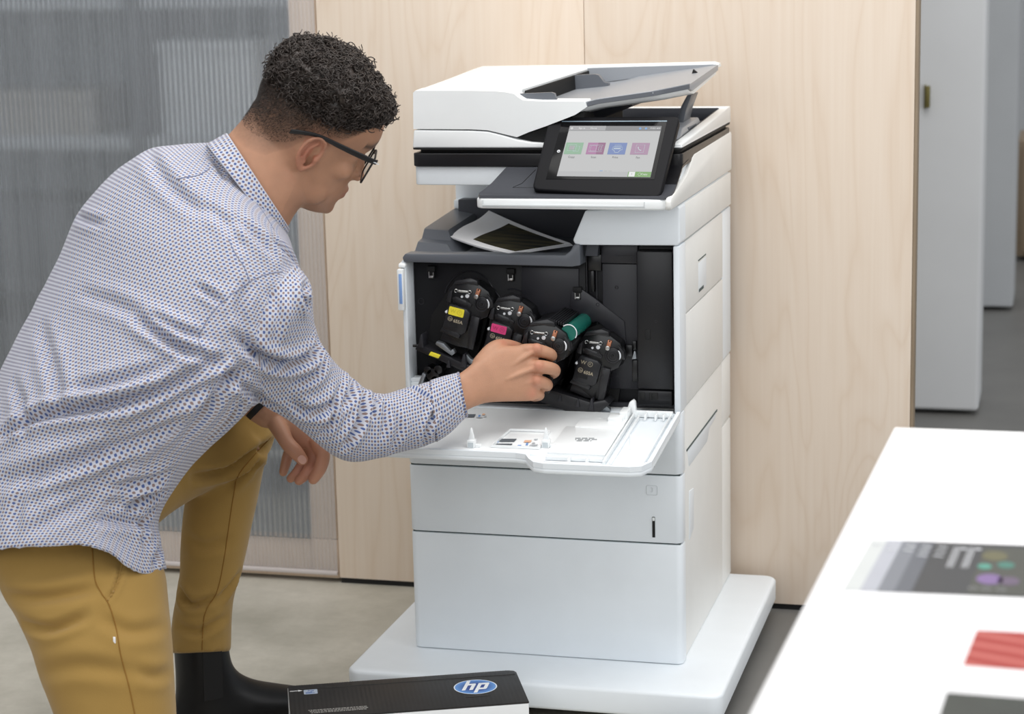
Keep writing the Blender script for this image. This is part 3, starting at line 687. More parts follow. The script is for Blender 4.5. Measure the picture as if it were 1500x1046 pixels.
# two white posts, arrow tips up, each with a shadowed pocket
for px in (691, 800):
    p = dpt(px, 655, .001); b = MB(); x, y, z = p
    b.box(x-0.0065, x+0.0065, y-0.006, y+0.008, z, z+0.013, 0.001)
    b.slab([(x-0.0055, y-.002, z+.012), (x+0.0055, y-.002, z+.012), (x+.004, y-.002, z+.021), (x+.001, y-.002, z+.033), (x-.001, y-.002, z+.033), (x-.003, y-.002, z+.021)], (0, .005, 0), 0.0008)
    b.box(x+0.0065, x+0.016, y-0.003, y+0.004, z, z+0.006, 0.001)
    po = part(b, 'latch_post', 'gloss_white', door)
    b = MB(); b.box(x-0.0045, x+0.0045, y-0.0066, y-0.0058, z+0.001, z+0.009); part(b, 'post_pocket', plain('post_pocket_grey', rgb(196, 204, 208), 0.5), door)
p = dpt(923, 655, .001); b = MB(); b.cyl(p, p+np.array([0, 0, .022]), .0022, 10, .001); part(b, 'guide_pin', 'gloss_white', door)
# upright curved stay and the white catch by the hinge
yh = -0.02
b = MB(); P = [Yp(920, 612, yh), Yp(919.5, 598, yh), Yp(923, 588, yh), Yp(928, 585, yh), Yp(931, 588, yh), Yp(932, 600, yh), Yp(934, 611, yh), Yp(928, 613, yh)]
b.prism(P, 'y', yh-0.006, yh+0.006, 0.0012); part(b, 'door_stay', 'gloss_white', door)
b = MB(); P = [Yp(845, 619, -.05), Yp(858, 613, -.05), Yp(882, 611, -.05), Yp(884, 620, -.05), Yp(878, 620, -.05), Yp(876, 617, -.05), Yp(860, 618, -.05), Yp(850, 622, -.05)]
b.prism(P, 'y', -0.06, -0.048, 0.001); part(b, 'door_catch', 'gloss_white', door)

# ------------------------------------------------------------------ scanner, lid, feeder
b = MB()
# carcass with the forward deck for the screen on its right
b.prism(rrect(-0.229, 0.24, 0.035, 0.548, 0.012), 'z', 0.9185, 0.951, 0.004, 3)
part(b, 'scanner_body', 'white')
b = MB()
prof = [(-0.078, 0.8925), (-0.083, 0.898), (-0.083, 0.908), (-0.078, 0.9125), (0.02, 0.9255), (0.07, 0.9345), (0.105, 0.9465), (0.125, 0.9585), (0.145, 0.9625), (0.545, 0.9655), (0.549, 0.962), (0.549, 0.897), (0.545, 0.8915)]
b.prism(prof, 'x', 0.2385, XR+0.0008, 0.0025, 2); part(b, 'scanner_side', 'white_side')
# white nose of the deck with rounded corners
def deckpoly(o=0.0): return [(-0.060-o*0, 0.04), (-0.088-o, -0.058), (-0.086-o, -0.07-o*.5), (-0.078-o*.5, -0.078-o), (0.2, -0.083-o), (0.228, -0.0815-o), (0.240, -0.075-o), (XR+.0006+o*.5, -0.055), (XR+.0006, 0.04)]
b = MB(); b.prism(deckpoly(), 'z', 0.8925, 0.9105, 0.004, 3, ang=0.5)
b.loft([[(x, y, z) for y, z in ((-0.056, 0.9107), (0.036, 0.9107), (0.036, 0.9455), (0.0265, 0.9455))] for x in (-0.062, 0.238)]); deck = part(b, 'deck_nose', 'gloss_white')
b = MB(); b.box(-0.073, 0.203, -0.0836, -0.080, 0.8965, 0.9005, 0.001); b.box(-0.073, -0.0722, -0.084, -0.08, 0.8965, 0.907); b.box(0.2035, 0.2043, -0.084, -0.08, 0.8965, 0.907); part(b, 'nose_groove', plain('groove_grey', rgb(206, 210, 212), 0.5))
# black deck skin: rises from the nose to the scanner's black band
b = MB()
def skin(x0, x1, z, y): return [(x0, y, z), (x1, y, z)]
rows = [(-0.086, 0.240, -0.068, 0.9108), (-0.080, 0.242, -0.077, 0.9112)]
b.loft([[(-0.080, -0.0775, 0.9106), (0.236, -0.0800, 0.9106), (0.236, -0.0785, 0.9145), (-0.078, -0.076, 0.9145)],
        [(-0.0865, -0.058, 0.9106), (0.2455, -0.060, 0.9106), (0.2455, -0.060, 0.9162), (-0.0855, -0.058, 0.9162)],
        [(-0.074, -0.02, 0.925), (0.246, -0.02, 0.925), (0.246, -0.02, 0.9285), (-0.074, -0.02, 0.9285)],
        [(-0.060, 0.0275, 0.946), (0.2462, 0.0275, 0.946), (0.2462, 0.0275, 0.951), (-0.060, 0.0275, 0.951)]])
part(b, 'deck_top', 'grey_dark')
b = MB(); b.loft([[(0.2, -0.02, 0.9286), (0.2465, -0.02, 0.9286), (0.2465, -0.02, 0.9292), (0.2, -0.02, 0.9292)], [(0.2, 0.03, 0.9508), (0.2472, 0.03, 0.9508), (0.2472, 0.03, 0.9545), (0.2, 0.03, 0.9545)], [(0.2, 0.09, 0.955), (0.2472, 0.09, 0.955), (0.2472, 0.09, 0.959), (0.2, 0.09, 0.959)]]); part(b, 'deck_shoulder', 'black')
b = MB(); b.tube([(x, y, 0.9162+0.335*(y+0.058) if y < -0.02 else 0.9288+0.4737*(y+0.02)) for x, y in ((-0.006, 0.02), (-0.02, -0.02), (-0.032, -0.036), (0.02, -0.037))], 0.0005, 4); part(b, 'deck_panel_line', 'hole')
# rounded black band and the gap beneath the lid
def band(x0, x1, y0, y1, z0, z1, r): 
    b = MB(); b.prism(rrect(x0, x1, y0, y1, r, 5), 'z', z0, z1, min((z1-z0)*0.35, 0.008), 4); return b
part(band(-0.2305, 0.2462, 0.0285, 0.545, 0.9512, 0.9745, 0.014), 'scanner_band', 'black')
b = MB(); b.prism(rrect(-0.222, 0.24, 0.045, 0.54, 0.012), 'z', 0.974, 0.981); part(b, 'lid_gap', 'hole')
b = MB(); b.prism(rrect(-0.2305, 0.2465, 0.0285, 0.547, 0.012, 5), 'z', 0.9805, 0.9835); part(b, 'lid_underside', 'hole')

# lid: white slab with a sunken dark paper bay on the right
YL = 0.03
b = MB()
lidp = [(-0.229, 0.9835), Yp(606, 190.5, YL), Yp(690, 191.5, YL), Yp(715, 193, YL), Yp(737, 198.5, YL), Yp(757, 204.5, YL), Yp(778, 208.5, YL), Yp(800, 210, YL), (0.05, 0.9885), (0.2465, 0.9885), (0.2465, 0.9835)]
b.prism(lidp, 'y', YL, 0.546, 0.004, 3, ang=0.6)
b.hexa([(0.2285, YL+0.001, .985), (0.2465, YL+0.001, .985), (0.2465, 0.546, .985), (0.2285, 0.546, .985), (0.2285, YL+0.001, .9905), (0.2465, YL+0.001, .9915), (0.2465, 0.546, 1.0145), (0.2285, 0.546, 1.0135)], 0.0025); b.box(-0.05, 0.2440, 0.52, 0.5455, 0.9855, 1.0143, 0.003, 3)
b.box(0.03, 0.2455, YL+0.0005, 0.062, 0.985, 0.9912, 0.002, 3)
lid = part(b, 'scanner_lid', 'gloss_white')
b = MB(); b.box(-0.07, 0.2285, 0.064, 0.52, 0.988, 0.9892); b.box(-0.07, 0.2282, 0.512, 0.5198, 0.9892, 1.0130, 0.001); b.hexa([(0.226, 0.07, .989), (0.2284, 0.07, .989), (0.2284, 0.512, .989), (0.226, 0.512, .989), (0.226, 0.07, .9905), (0.2284, 0.07, .9905), (0.2284, 0.512, 1.0105), (0.226, 0.512, 1.0105)])
part(b, 'output_bay', 'grey_dark', lid)
b = MB(); b.hexa([(0.165, 0.13, .9893), (0.2255, 0.13, .9893), (0.2255, 0.36, .9893), (0.165, 0.36, .9893), (0.185, 0.18, 1.005), (0.220, 0.18, 1.004), (0.220, 0.34, 1.010), (0.185, 0.34, 1.010)], 0.002); part(b, 'bay_ramp', 'tray_grey', lid)
b = MB(); b.slab([(0.193, 0.26, 1.005), (0.206, 0.26, 1.005), (0.212, 0.26, 1.030), (0.222, 0.26, 1.056), (0.214, 0.26, 1.056), (0.203, 0.26, 1.036)], (0, 0.07, 0), 0.001); part(b, 'paper_stop', 'grey', lid)
b = MB(); b.box(0.2205, 0.2235, 0.22, 0.30, 0.996, 1.002, 0.0005); part(b, 'ramp_slot', 'grey', lid)

# document feeder body, traced on its front plane then run back; top rises towards the rear
fp = [Yp(*q, YL) for q in ((605.5, 189), (605, 136), (608, 133), (690, 133), (722, 133.5), (740, 135), (753, 137.5), (758, 142), (766, 147), (790, 148.6), (856, 148.8), (860, 156.5), (842, 168.5), (802, 184), (775, 193.5), (757, 201), (738, 196.5), (715, 191), (690, 189.5))]
b = MB()
n = len(fp)
def back(p, y): # the rear section of the same outline, lifted and tapered
    k = (y-YL)/0.40
    return (p[0]+0.0*k, y, p[1]+(0.017*k if p[1] > 1.06 else 0.004*k))
b.loft([[(p[0], YL, p[1]) for p in fp], [(p[0], YL+0.012, p[1]+0.0008 if p[1] > 1.06 else p[1]) for p in fp], [back(p, YL+0.045) for p in fp]], cap=True)
part(b, 'feeder_front', 'gloss_white', lid, 30)
b = MB()
xh = Yp(751, 137, YL)[0]
hood_ = [[(-0.2265, y, 1.0205), (-0.2265, y, 1.08+0.017*k), (-0.215, y, 1.0835+0.017*k), (-0.115+0.02*k, y, 1.0838+0.0175*k), (xh-0.012+0.05*k, y, 1.083+0.018*k), (xh+0.05*k, y, 1.079+0.018*k), (xh-0.004+0.05*k, y, 1.06+0.018*k), (xh-0.06+0.05*k, y, 1.0205)] for y, k in ((YL+0.0455, 0.10), (0.25, 0.5), (0.42, 0.96), (0.44, 1.0))]
b.loft(hood_); part(b, 'feeder_hood', 'gloss_white', lid, 50)
b = MB(); b.loft([[(-0.2265, y, 1.0205), (-0.2265, y, 1.094-e), (-0.215, y, 1.0985-e), (0.235, y, 1.1055-e), (0.2455, y, 1.1025-e), (0.2455, y, 1.096), (0.12, y, 1.065), (-0.03, y, 1.03), (-0.05, y, 1.0205)] for y, e in ((0.41, 0.0035), (0.416, 0.0), (0.436, 0.0), (0.442, 0.004))]); part(b, 'feeder_rear_rim', 'gloss_white', lid, 50)
# feeder tray: sloping grey deck with a curved skirt, low at the hood and high at the right
b = MB()
def trayz(x): 
    return float(np.interp(x, [-0.09, -0.07, 0.05, 0.08, 0.10, 0.25], [1.045, 1.046, 1.057, 1.0615, 1.0668, 1.087]))
def tz2(x, y): return trayz(x)+0.045*(y-0.036)
xs = np.linspace(-0.07, 0.246, 14); rings = []
for x in xs:
    z = trayz(x); t = (x+0.06)/0.30
    yf = YL+0.004+max(0, (x-0.20))*1.6      # the front right corner is cut off
    rings.append([(x, yf, z-0.003), (x, yf+0.002, z), (x, yf+0.004, z-0.001), (x, yf+0.05, tz2(x, yf+.05)-0.004), (x, 0.405, tz2(x, .405)-0.002), (x, 0.405, tz2(x, .405)-0.012), (x, yf+0.03, z-0.014), (x, yf+0.001, z-0.0088)])
b.loft(rings); part(b, 'feeder_tray', 'tray_grey', lid, 50)
b = MB(); rings = []
for x in np.linspace(0.083, 0.2462, 12):
    z = trayz(x); yf = YL+0.0025+max(0, (x-0.20))*1.6; rings.append([(x, yf, z-0.0012), (x, yf+0.0014, z-0.0012), (x, yf+0.0014, z-0.0085), (x, yf, z-0.0085)])
b.loft(rings); part(b, 'tray_edge', 'grey', lid, 50)
b = MB(); rings = []
for x in np.linspace(0.062, 0.243, 10):
    z = trayz(x)-0.0088; yf = YL+0.0048+max(0, (x-0.20))*1.6; rings.append([(x, yf, z-0.0003), (x, yf+0.03, z-0.006), (x, 0.40, tz2(x, .4)-0.0125), (x, 0.40, tz2(x, .4)-0.018), (x, yf+0.06, z-0.012), (x, yf+0.006, z-0.0065)])
b.loft(rings); part(b, 'tray_skirt', 'gloss_white', lid, 50)
b = MB(); rings = []
for x, d in ((0.03, .03), (0.06, .026), (0.10, .022), (0.14, .012)):
    z = trayz(x)-0.014; rings.append([(x, 0.10, z), (x, 0.38, z), (x, 0.36, z-d), (x, 0.14, z-d)])
b.loft(rings); part(b, 'tray_bracket', 'grey_dark', lid)
b = MB(); b.loft([[(x, 0.404, tz2(x, .404)-0.004), (x, 0.409, tz2(x, .404)-0.004), (x, 0.409, min(1.102, 1.0965+0.02*(x))), (x, 0.404, min(1.102, 1.0965+0.02*x))] for x in (-0.03, 0.1, 0.2, 0.243)]); part(b, 'tray_back_wall', 'tray_grey', lid)
b = MB(); b.loft([[(xh-0.030+0.05*k, y, 1.028), (xh-0.0005+0.05*k, y, 1.060+0.018*k), (xh+0.0012+0.05*k, y, 1.0755+0.018*k), (xh+0.0022+0.05*k, y, 1.0745+0.018*k), (xh+0.004+0.05*k, y, 1.05), (xh-0.01+0.05*k, y, 1.028)] for y, k in ((YL+0.06, 0.1), (0.25, 0.5), (0.405, 0.93))]); b.box(-0.045, 0.0, 0.385, 0.404, 1.035, 1.085); part(b, 'feeder_throat', 'hole', lid)
g = MB(); g.loft([[(x, 0.33, tz2(x, .33)-.004), (x, 0.345, tz2(x, .33)-.004), (x, 0.345, z), (x, 0.33, z)] for x, z in ((-0.06, 1.086), (0.030, 1.090), (0.037, 1.088), (0.047, 1.075), (0.055, 1.073))]); part(g, 'paper_guide', 'grey', lid)
g = MB(); g.loft([[(x, 0.055, trayz(x)-.004), (x, 0.064, trayz(x)-.004), (x, 0.064, z), (x, 0.055, z)] for x, z in ((-0.045, 1.0745), (0.015, 1.0765), (0.021, 1.0748), (0.026, 1.060))]); part(g, 'paper_guide', 'grey', lid)
b = MB(); x = 0.215; b.slab([(x, 0.30, tz2(x, .3)-.004), (x+0.012, 0.30, tz2(x+.012, .3)-.004), (x+.003, 0.30, tz2(x, .3)+0.005)], (0, 0.008, 0)); part(b, 'tray_flag', 'hole', lid)

b = MB(); b.prism([Yp(759, 200.5, YL+.012), Yp(775, 195, YL+.012), Yp(802, 185.5, YL+.012), Yp(838, 172, YL+.012), (0.075, 1.045), (0.075, 0.9893), Yp(800, 208.5, YL+.012), Yp(778, 207, YL+.012)], 'y', YL+0.012, 0.36); part(b, 'lid_shadow_gap', 'hole', lid)  # black block painted for the shade between feeder and lid

# ------------------------------------------------------------------ tilted touch screen
BL, BR_, TL, TR_ = (np.array(v) for v in ((0.0085, -0.064, 0.9225), (0.2255, -0.072, 0.9145), (0.0135, 0.043, 1.036), (0.2385, 0.043, 1.0365)))
O = (BL+BR_)/2; U = BR_-BL; Wt = np.linalg.norm((TR_-TL)); U = (U/np.linalg.norm(U)+(TR_-TL)/Wt); U /= np.linalg.norm(U)
V = (TL+TR_)/2-O; H = np.linalg.norm(V); V = V-U*np.dot(U, V); V /= np.linalg.norm(V); Nn = np.cross(U, V)
TM = Matrix((U, V, Nn)).transposed().to_4x4(); TM.translation = Vector(O)
def tl(px, py): p = onplane(px, py, O, Nn)-O; return (float(p@U), float(p@V))
c4 = [tl(*q) for q in ((779, 277), (805, 171), (996, 170), (966, 289))]
def rquad(q, r, n=5):
    out = []; m = len(q)
    for i in range(m):
        p, a, c = (Vector(q[i]), Vector(q[i-1]), Vector(q[(i+1) % m])); da = (a-p).normalized()*r; dc = (c-p).normalized()*r
        for k in range(n+1):
            t = k/n; out.append(tuple(p+da*(1-t)**2+dc*t**2))
    return out
def tslab(q, z0, z1, bev=0.0, r=0.0, seg=2):
    P = rquad(q, r) if r else q; b = MB(); b.prism(P, 'z', z0, z1, bev, seg, mat=TM, ang=0.6); return b
b = tslab(c4, -0.016, 0.0, 0.003, 0.012, 3); cp = part(b, 'control_panel', 'bezel')
inn = [tl(*q) for q in ((799.5, 262.8), (823, 178.8), (977, 178.3), (958.5, 263))]
part(tslab(inn, -0.002, 0.0006, 0.0003), 'glass_front', 'glossblack', cp)
part(tslab([inn[1], inn[2], (inn[2][0], inn[2][1]+.0018), (inn[1][0], inn[1][1]+.0018)], -0.001, 0.0007), 'glass_highlight', plain('pale_edge_highlight', rgb(138, 158, 172), 0.25), cp)  # pale strip: highlight along the glass edge put in as colour
sc = [tl(*q) for q in ((815.9, 258.4), (835, 185.2), (969.4, 185.4), (952.8, 260.2))]
b = tslab(sc, 0.0004, 0.001); touch = part(b, 'touchscreen', emit('screen_grey', rgb(196, 197, 198), 0.62))
def su(u, v):            # u right, v down, both 0..1 over the lit screen
    bl, tl_, tr_, br_ = (Vector(p) for p in sc); return (tl_*(1-u)+tr_*u)*(1-v)+(bl*(1-u)+br_*u)*v
def sq(u0, u1, v0, v1, z=0.0012, h=0.0002):
    b = MB(); b.prism([su(u0, v0), su(u1, v0), su(u1, v1), su(u0, v1)], 'z', z, z+h, mat=TM); return b
EM = {k: emit('screen_'+k, rgb(*c), 0.75) for k, c in dict(bar=(108, 109, 112), bar_light=(150, 151, 153), bottom=(170, 171, 173), green=(122, 166, 134), purple=(158, 96, 146), blue=(84, 112, 172), mauve=(156, 118, 150), start=(96, 152, 62), ink=(70, 70, 74), glyph=(196, 210, 214), blueinfo=(92, 152, 210), white=(226, 228, 228), deep=(128, 62, 112)).items()}
part(sq(0.0, 1, 0.0, 0.095), 'status_bar', EM['bar'], touch); part(sq(0.0, 0.40, 0.0, 0.093, 0.0014), 'status_tab', EM['bar_light'], touch)
part(sq(0.0, 1, 0.905, 1.0), 'bottom_bar', EM['bottom'], touch)
part(sq(0.755, 1, 0.90, 1.0, 0.0014), 'start_button', EM['start'], touch); part(sq(0.765, 0.83, 0.905, 0.995, 0.0016), 'copies_field', EM['white'], touch)
def st(body, u, v, size, mat, name, sq_=1.0):
    b = MB(); p = su(u, v); o = TM @ Vector((p.x, p.y, 0.0018)); text_mesh(b, body, size, o, U, V, 0.00008, squash=sq_); part(b, name, mat, touch)
ic = (('Copy', 'green', 0.105), ('Scan', 'purple', 0.345), ('Print', 'blue', 0.578), ('Fax', 'mauve', 0.822))
for nm, m, u in ic:
    part(sq(u-0.095, u+0.095, 0.335, 0.565), 'app_tile', EM[m], touch)
    st(nm, u, 0.625, 0.0052, EM['ink'], 'app_caption')
def outline(pts, name, r=0.00035, mat='glyph'):
    b = MB(); b.tube([TM @ Vector((*su(u, v), 0.0015)) for u, v in pts], r, 5, closed=True); part(b, name, EM[mat], touch)
def rr(u, v, w, h): return [(u-w, v-h), (u+w, v-h), (u+w, v+h), (u-w, v+h)]
outline(rr(0.085, 0.44, .045, .06), 'app_glyph'); outline(rr(0.135, 0.46, .03, .05), 'app_glyph'); part(sq(0.055, 0.115, 0.40, 0.48, .0014), 'app_glyph', EM['bar_light'], touch)
part(sq(0.36, 0.44, 0.335, 0.565, .0013), 'tile_half', EM['deep'], touch); outline(rr(0.32, 0.45, .03, .05), 'app_glyph'); outline(rr(0.345, 0.45, .07, .065), 'app_glyph'); outline(rr(0.39, 0.45, .012, .04), 'app_glyph')
outline([(0.53, 0.42), (0.63, 0.42), (0.635, 0.47), (0.61, 0.49), (0.595, 0.53), (0.56, 0.53), (0.55, 0.49), (0.525, 0.47)], 'app_glyph'); outline(rr(0.58, 0.40, .035, .016), 'app_glyph'); part(sq(0.54, 0.615, 0.445, 0.46, .0014), 'app_glyph', EM['glyph'], touch)
outline(rr(0.822, 0.45, .045, .075), 'app_glyph'); b = MB(); b.tube([TM @ Vector((*su(u, v), 0.0015)) for u, v in ((0.80, 0.42), (0.805, 0.45), (0.82, 0.475), (0.84, 0.485))], [.0009, .0005, .0005, .0009], 6); part(b, 'app_glyph', EM['glyph'], touch)
st('Sign In', 0.14, 0.05, 0.0044, EM['white'], 'status_text'); st('Home', 0.27, 0.05, 0.0044, EM['white'], 'status_text'); st('10:52 AM', 0.935, 0.05, 0.0046, EM['white'], 'clock_text')
b = MB(); p = TM @ Vector((*su(0.03, 0.05), 0.0016)); b.ring(p, Nn, 0.0012, 0.002, 0.0002, 18); part(b, 'home_ring', EM['white'], touch)
for u in (0.775, 0.838):
    b = MB(); p = TM @ Vector((*su(u, 0.05), 0.0014)); b.cyl(p, p+Vector(Nn)*0.0002, 0.0021, 16); part(b, 'info_dot', EM['blueinfo'], touch)
part(sq(0.445, 0.48, 0.884, 0.892), 'page_dot', EM['blueinfo'], touch); part(sq(0.495, 0.525, 0.884, 0.892), 'page_dot', EM['bottom'], touch); part(sq(0.54, 0.575, 0.884, 0.892), 'page_dot', EM['bottom'], touch)
st('1', 0.797, 0.95, 0.0052, EM['ink'], 'copies_text'); st('Copy', 0.93, 0.95, 0.005, EM['white'], 'start_text')
outline([(0.862, 0.95), (0.88, 0.915), (0.898, 0.95), (0.88, 0.985)], 'start_glyph', 0.0003, 'white')
# round emblem on the bezel
b = MB(); p = TM @ Vector((*tl(818.5, 222), 0.0006)); b.cyl(p, Vector(p)+Vector(Nn)*0.0004, 0.0028, 20); em = part(b, 'emblem', 'whitemetal', cp)
b = MB(); text_mesh(b, 'hp', 0.0042, Vector(p)+Vector(Nn)*0.0006, U, V, 0.0001, shear=0.25); part(b, 'emblem_letters', 'glossblack', cp)
lw = tslab([tl(782, 278), (0, 0.004), tl(964, 288), (c4[3][0]-0.01, -0.012), (c4[0][0]+0.012, -0.012)], -0.022, -0.006, 0.003); part(lw, 'panel_foot', 'black', cp)
lw = tslab([(c4[0][0]+0.004, 0.0018), (c4[0][0]+0.004, 0.0003), (c4[3][0]-0.004, 0.0003), (c4[3][0]-0.004, 0.0018)], -0.0035, -0.0012, 0.0004)
b = MB(); b.hexa([(0.05, -0.03, 0.9165), (0.20, -0.03, 0.9165), (0.20, 0.03, 0.925), (0.05, 0.03, 0.925), (0.06, -0.025, 0.945), (0.19, -0.025, 0.945), (0.19, 0.03, 0.985), (0.06, 0.03, 0.985)]); part(b, 'panel_neck', 'black')

# ------------------------------------------------------------------ toner cartridges (each a thing of its own)
def cartridge(nm, ox, oz, oy, lab, ink, label, drum=False):
    """built in the pose of the first cartridge, then offset: reference pixels are read on the plane y = 0"""
    base = at(671, 500, 'y', 0.0)
    t = thing('toner_cartridge', (base[0]+ox, oy, base[2]+oz), label, 'toner cartridge', 'toner cartridges in the open printer')
    y0 = oy
    def L(px, py): x, z = Yp(px, py, 0.0); return (x+ox, z+oz)
    def poly(P): return [L(*p) for p in P]
    yb = 0.0385 if not drum else 0.0385
    b = MB()
    b.prism(poly([(657, 424), (664, 417), (684, 414), (700, 416), (716, 428), (722, 446), (714, 464), (700, 470), (694, 506), (690, 512), (676, 507), (649, 484), (655, 446)]), 'y', y0, yb, 0.0012)
    b.build('housing', M['cart'], t)
    b = MB()     # label block and lower step
    b.prism(poly([(659, 448), (662, 444), (686, 452), (691, 458), (684, 486), (678, 489), (651, 480), (651, 476)]), 'y', y0-0.010, y0-0.0002, 0.0015)
    blk = b.build('label_block', M['cart2'], t)
    b = MB()     # right hand bracket
    b.prism(poly([(692, 462), (704, 465), (697, 500), (694, 512), (686, 510), (688, 484)]), 'y', y0-0.006, y0-0.0002, 0.001)
    for px, py in ((695, 464), (692, 473), (695, 500), (686, 441), (666, 436)):
        x, z = L(px, py); b.ring((x, y0-0.0062, z), (0, -1, 0), 0.001, 0.0021, 0.0008, 14)
    b.build('bracket', M['cart2'], t)
    for P, dy in (([(664, 417), (668, 411), (690, 407), (700, 411), (701, 418), (684, 415)], .004), ([(655, 440), (659, 428), (664, 424), (662, 443)], .007), ([(714, 430), (722, 440), (724, 452), (717, 450)], .004),
                  ([(663, 436), (668, 434), (684, 440), (692, 446), (690, 450), (664, 442)], .0035), ([(646, 484), (650, 478), (676, 489), (674, 495)], .008)):
        b = MB(); b.prism(poly(P), 'y', y0-dy, y0+0.01, 0.0009); b.build('moulding', M['cart2'], t)
    x, z = L(706.5, 445); b = MB()
    b.cyl((x, y0-0.005, z), (x, y0, z), 0.0135, 30, bev=0.001)
    hub = b.build('drive_hub', M['cart'], t)
    for r in (0.0122, 0.0082, 0.0046):
        b = MB(); b.ring((x, y0-0.0051, z), (0, -1, 0), r-0.0011, r, 0.0011, 26); b.build('hub_ring', M['inner2'], hub)
    b = MB(); b.cyl((x, y0-0.0075, z), (x, y0-0.005, z), 0.002, 14); b.build('hub_pin', M['hole'], t)
    b = MB(); pts = []
    for a in np.linspace(-0.5, 0.75, 9): pts.append((x+0.0135*math.cos(a), y0-0.006, z+0.0135*math.sin(a)))
    b.tube(pts, [.0005, .001, .0014, .0014, .0014, .0014, .0012, .001, .0005], 6); b.build('hub_clip', M['whitemetal'], t)
    # coil spring between two eyelets
    p0, p1 = L(669, 425.5), L(689, 427.5); b = MB()
    ex = Vector((p1[0]-p0[0], 0, p1[1]-p0[1])); ln = ex.length; ex.normalize(); ez = Vector((-ex.z, 0, ex.x)); N = 130; pts = []
    s0 = 0.15; 
    for i in range(N):
        q = i/(N-1); a = q*2*PI*13
        pts.append(Vector((p0[0], y0-0.004, p0[1]))+ex*(ln*(s0+(1-2*s0)*q))+ez*0.0021*math.cos(a)+Vector((0, 0.0021*math.sin(a), 0)))
    b.tube(pts, 0.00062, 5)
    for p in (p0, p1): b.tube([(p[0]+0.0028*math.cos(a), y0-0.004, p[1]+0.0028*math.sin(a)) for a in np.linspace(0, 2*PI, 13)[:-1]], 0.0006, 5, closed=True)
    b.build('spring', M['steel'], t)
    b = MB()
    for px, py, r in ((677, 434.5, 0.0022), (685, 433.5, 0.0036)):
        xx, zz = L(px, py); b.cyl((xx, y0-0.003, zz), (xx, y0, zz), r, 16, bev=0.0006)
    xx, zz = L(656, 455.5); b.cyl((xx, y0-0.010, zz), (xx, y0, zz), 0.0024, 14, bev=0.0006)
    b.build('screw', M['whitemetal'], t)
    a_, c_ = L(702.5, 423), L(699, 434.5); dx, dz_ = a_[0]-c_[0], a_[1]-c_[1]; b = MB(); k = math.hypot(dx, dz_); nx, nz = dz_/k*0.0036, -dx/k*0.0036
    b.slab([(c_[0]-nx, y0-0.006, c_[1]-nz), (c_[0]+nx, y0-0.006, c_[1]+nz), (a_[0]+nx, y0-0.006, a_[1]+nz), (a_[0]-nx, y0-0.006, a_[1]-nz)], (0, 0.006, 0), 0.0008); con = b.build('copper_contact', M['copper'], t)
    b = MB(); b.cyl((c_[0]+.0006, y0-0.009, c_[1]+0.001), (c_[0]+.0006, y0-0.005, c_[1]+0.001), 0.0042, 18, bev=0.0008); b.build('contact_cap', M['steel'], con)
    b = MB(); b.cyl((a_[0]-dx*.1, y0-0.0066, a_[1]-dz_*.1), (a_[0]-dx*.1, y0-0.0058, a_[1]-dz_*.1), 0.0014, 12); b.build('contact_hole', M['hole'], con)
    # colour label and print
    ux = Vector((L(683, 458)[0]-L(660.5, 452)[0], 0, L(683, 458)[1]-L(660.5, 452)[1])).normalized(); uz = Vector((-ux.z, 0, ux.x))
    lc = L(671, 455.5)
    def plc(u, v, y=y0-0.0105): return Vector((lc[0], y, lc[1]))+ux*u+uz*v
    if lab:
        b = MB(); b.slab([tuple(plc(u, v, y0-0.0112)) for u, v in rrect(-0.0138, 0.0138, -0.0072, 0.0072, 0.0018, 3)], (0, 0.0011, 0)); la = b.build('colour_label', M[lab], t)
    pin = M[ink]
    b = MB(); text_mesh(b, 'W', 0.0095, plc(-0.006, 0, y0-0.0114), ux, uz, 0.00012, squash=1.0); 
    c = plc(0.0062, 0, y0-0.0114); b.ring(c, (0, -1, 0), 0.0038, 0.0044, 0.0002, 22); text_mesh(b, {'yellow': 'Y', 'magenta': 'M'}.get(lab, 'K'), 0.005, c, ux, uz, 0.00012); b.build('label_symbols', pin, t)
    b = MB(); c = plc(-0.0085, -0.0145); b.ring(c, (0, -1, 0), 0.0036, 0.0043, 0.0002, 24); text_mesh(b, 'hp', 0.0062, c, ux, uz, 0.0001, shear=0.3)
    text_mesh(b, '655A', 0.0078, plc(0.0062, -0.0165), ux, uz, 0.00012, bold=0.0002)
    b.box(0, 0.0001, 0, 0.0001, 0, 0.0001, mat=Matrix.Translation(plc(0, -0.012)))
    b.build('type_lettering', M['tan_ink'], t)
    b = MB(); b.slab([tuple(plc(u, v, y0-0.0104)) for u, v in ((-0.011, -0.0215), (0.0065, -0.0215), (0.0065, -0.028), (-0.011, -0.028))], (0, 0.0003, 0)); b.build('blank_field', M['hole'], t)
    # lower dark tongue of the cartridge
    b = MB(); b.prism(poly([(650, 484), (676, 493), (690, 500), (690, 512), (668, 508), (644, 498)]), 'y', y0+0.004, yb, 0.001); b.build('tongue', M['cart2'], t)
    if drum:
        x, z = L(718, 428); b = MB(); b.cyl((x, y0+0.008, z), (x, yb, z), 0.0135, 32); b.build('drum', M['green'], t)
        b = MB(); b.tube([(x+0.0142*math.cos(a), y0+0.0075, z+0.0142*math.sin(a)) for a in np.linspace(-0.6, 2.2, 16)], 0.0009, 6); b.build('drum_rim', M['whitemetal'], t)
        b = MB()
        x0, z0 = L(690, 410); x1, z1 = L(712, 417)
        for k in range(7): b.box(x0+k*(x1-x0)/7, x0+(k+0.6)*(x1-x0)/7, y0+0.01, yb, z0-0.004-0.001*k, z0+0.003-0.0012*k, 0.0006)
        b.build('shutter_ribs', M['cart2'], t)
    return t
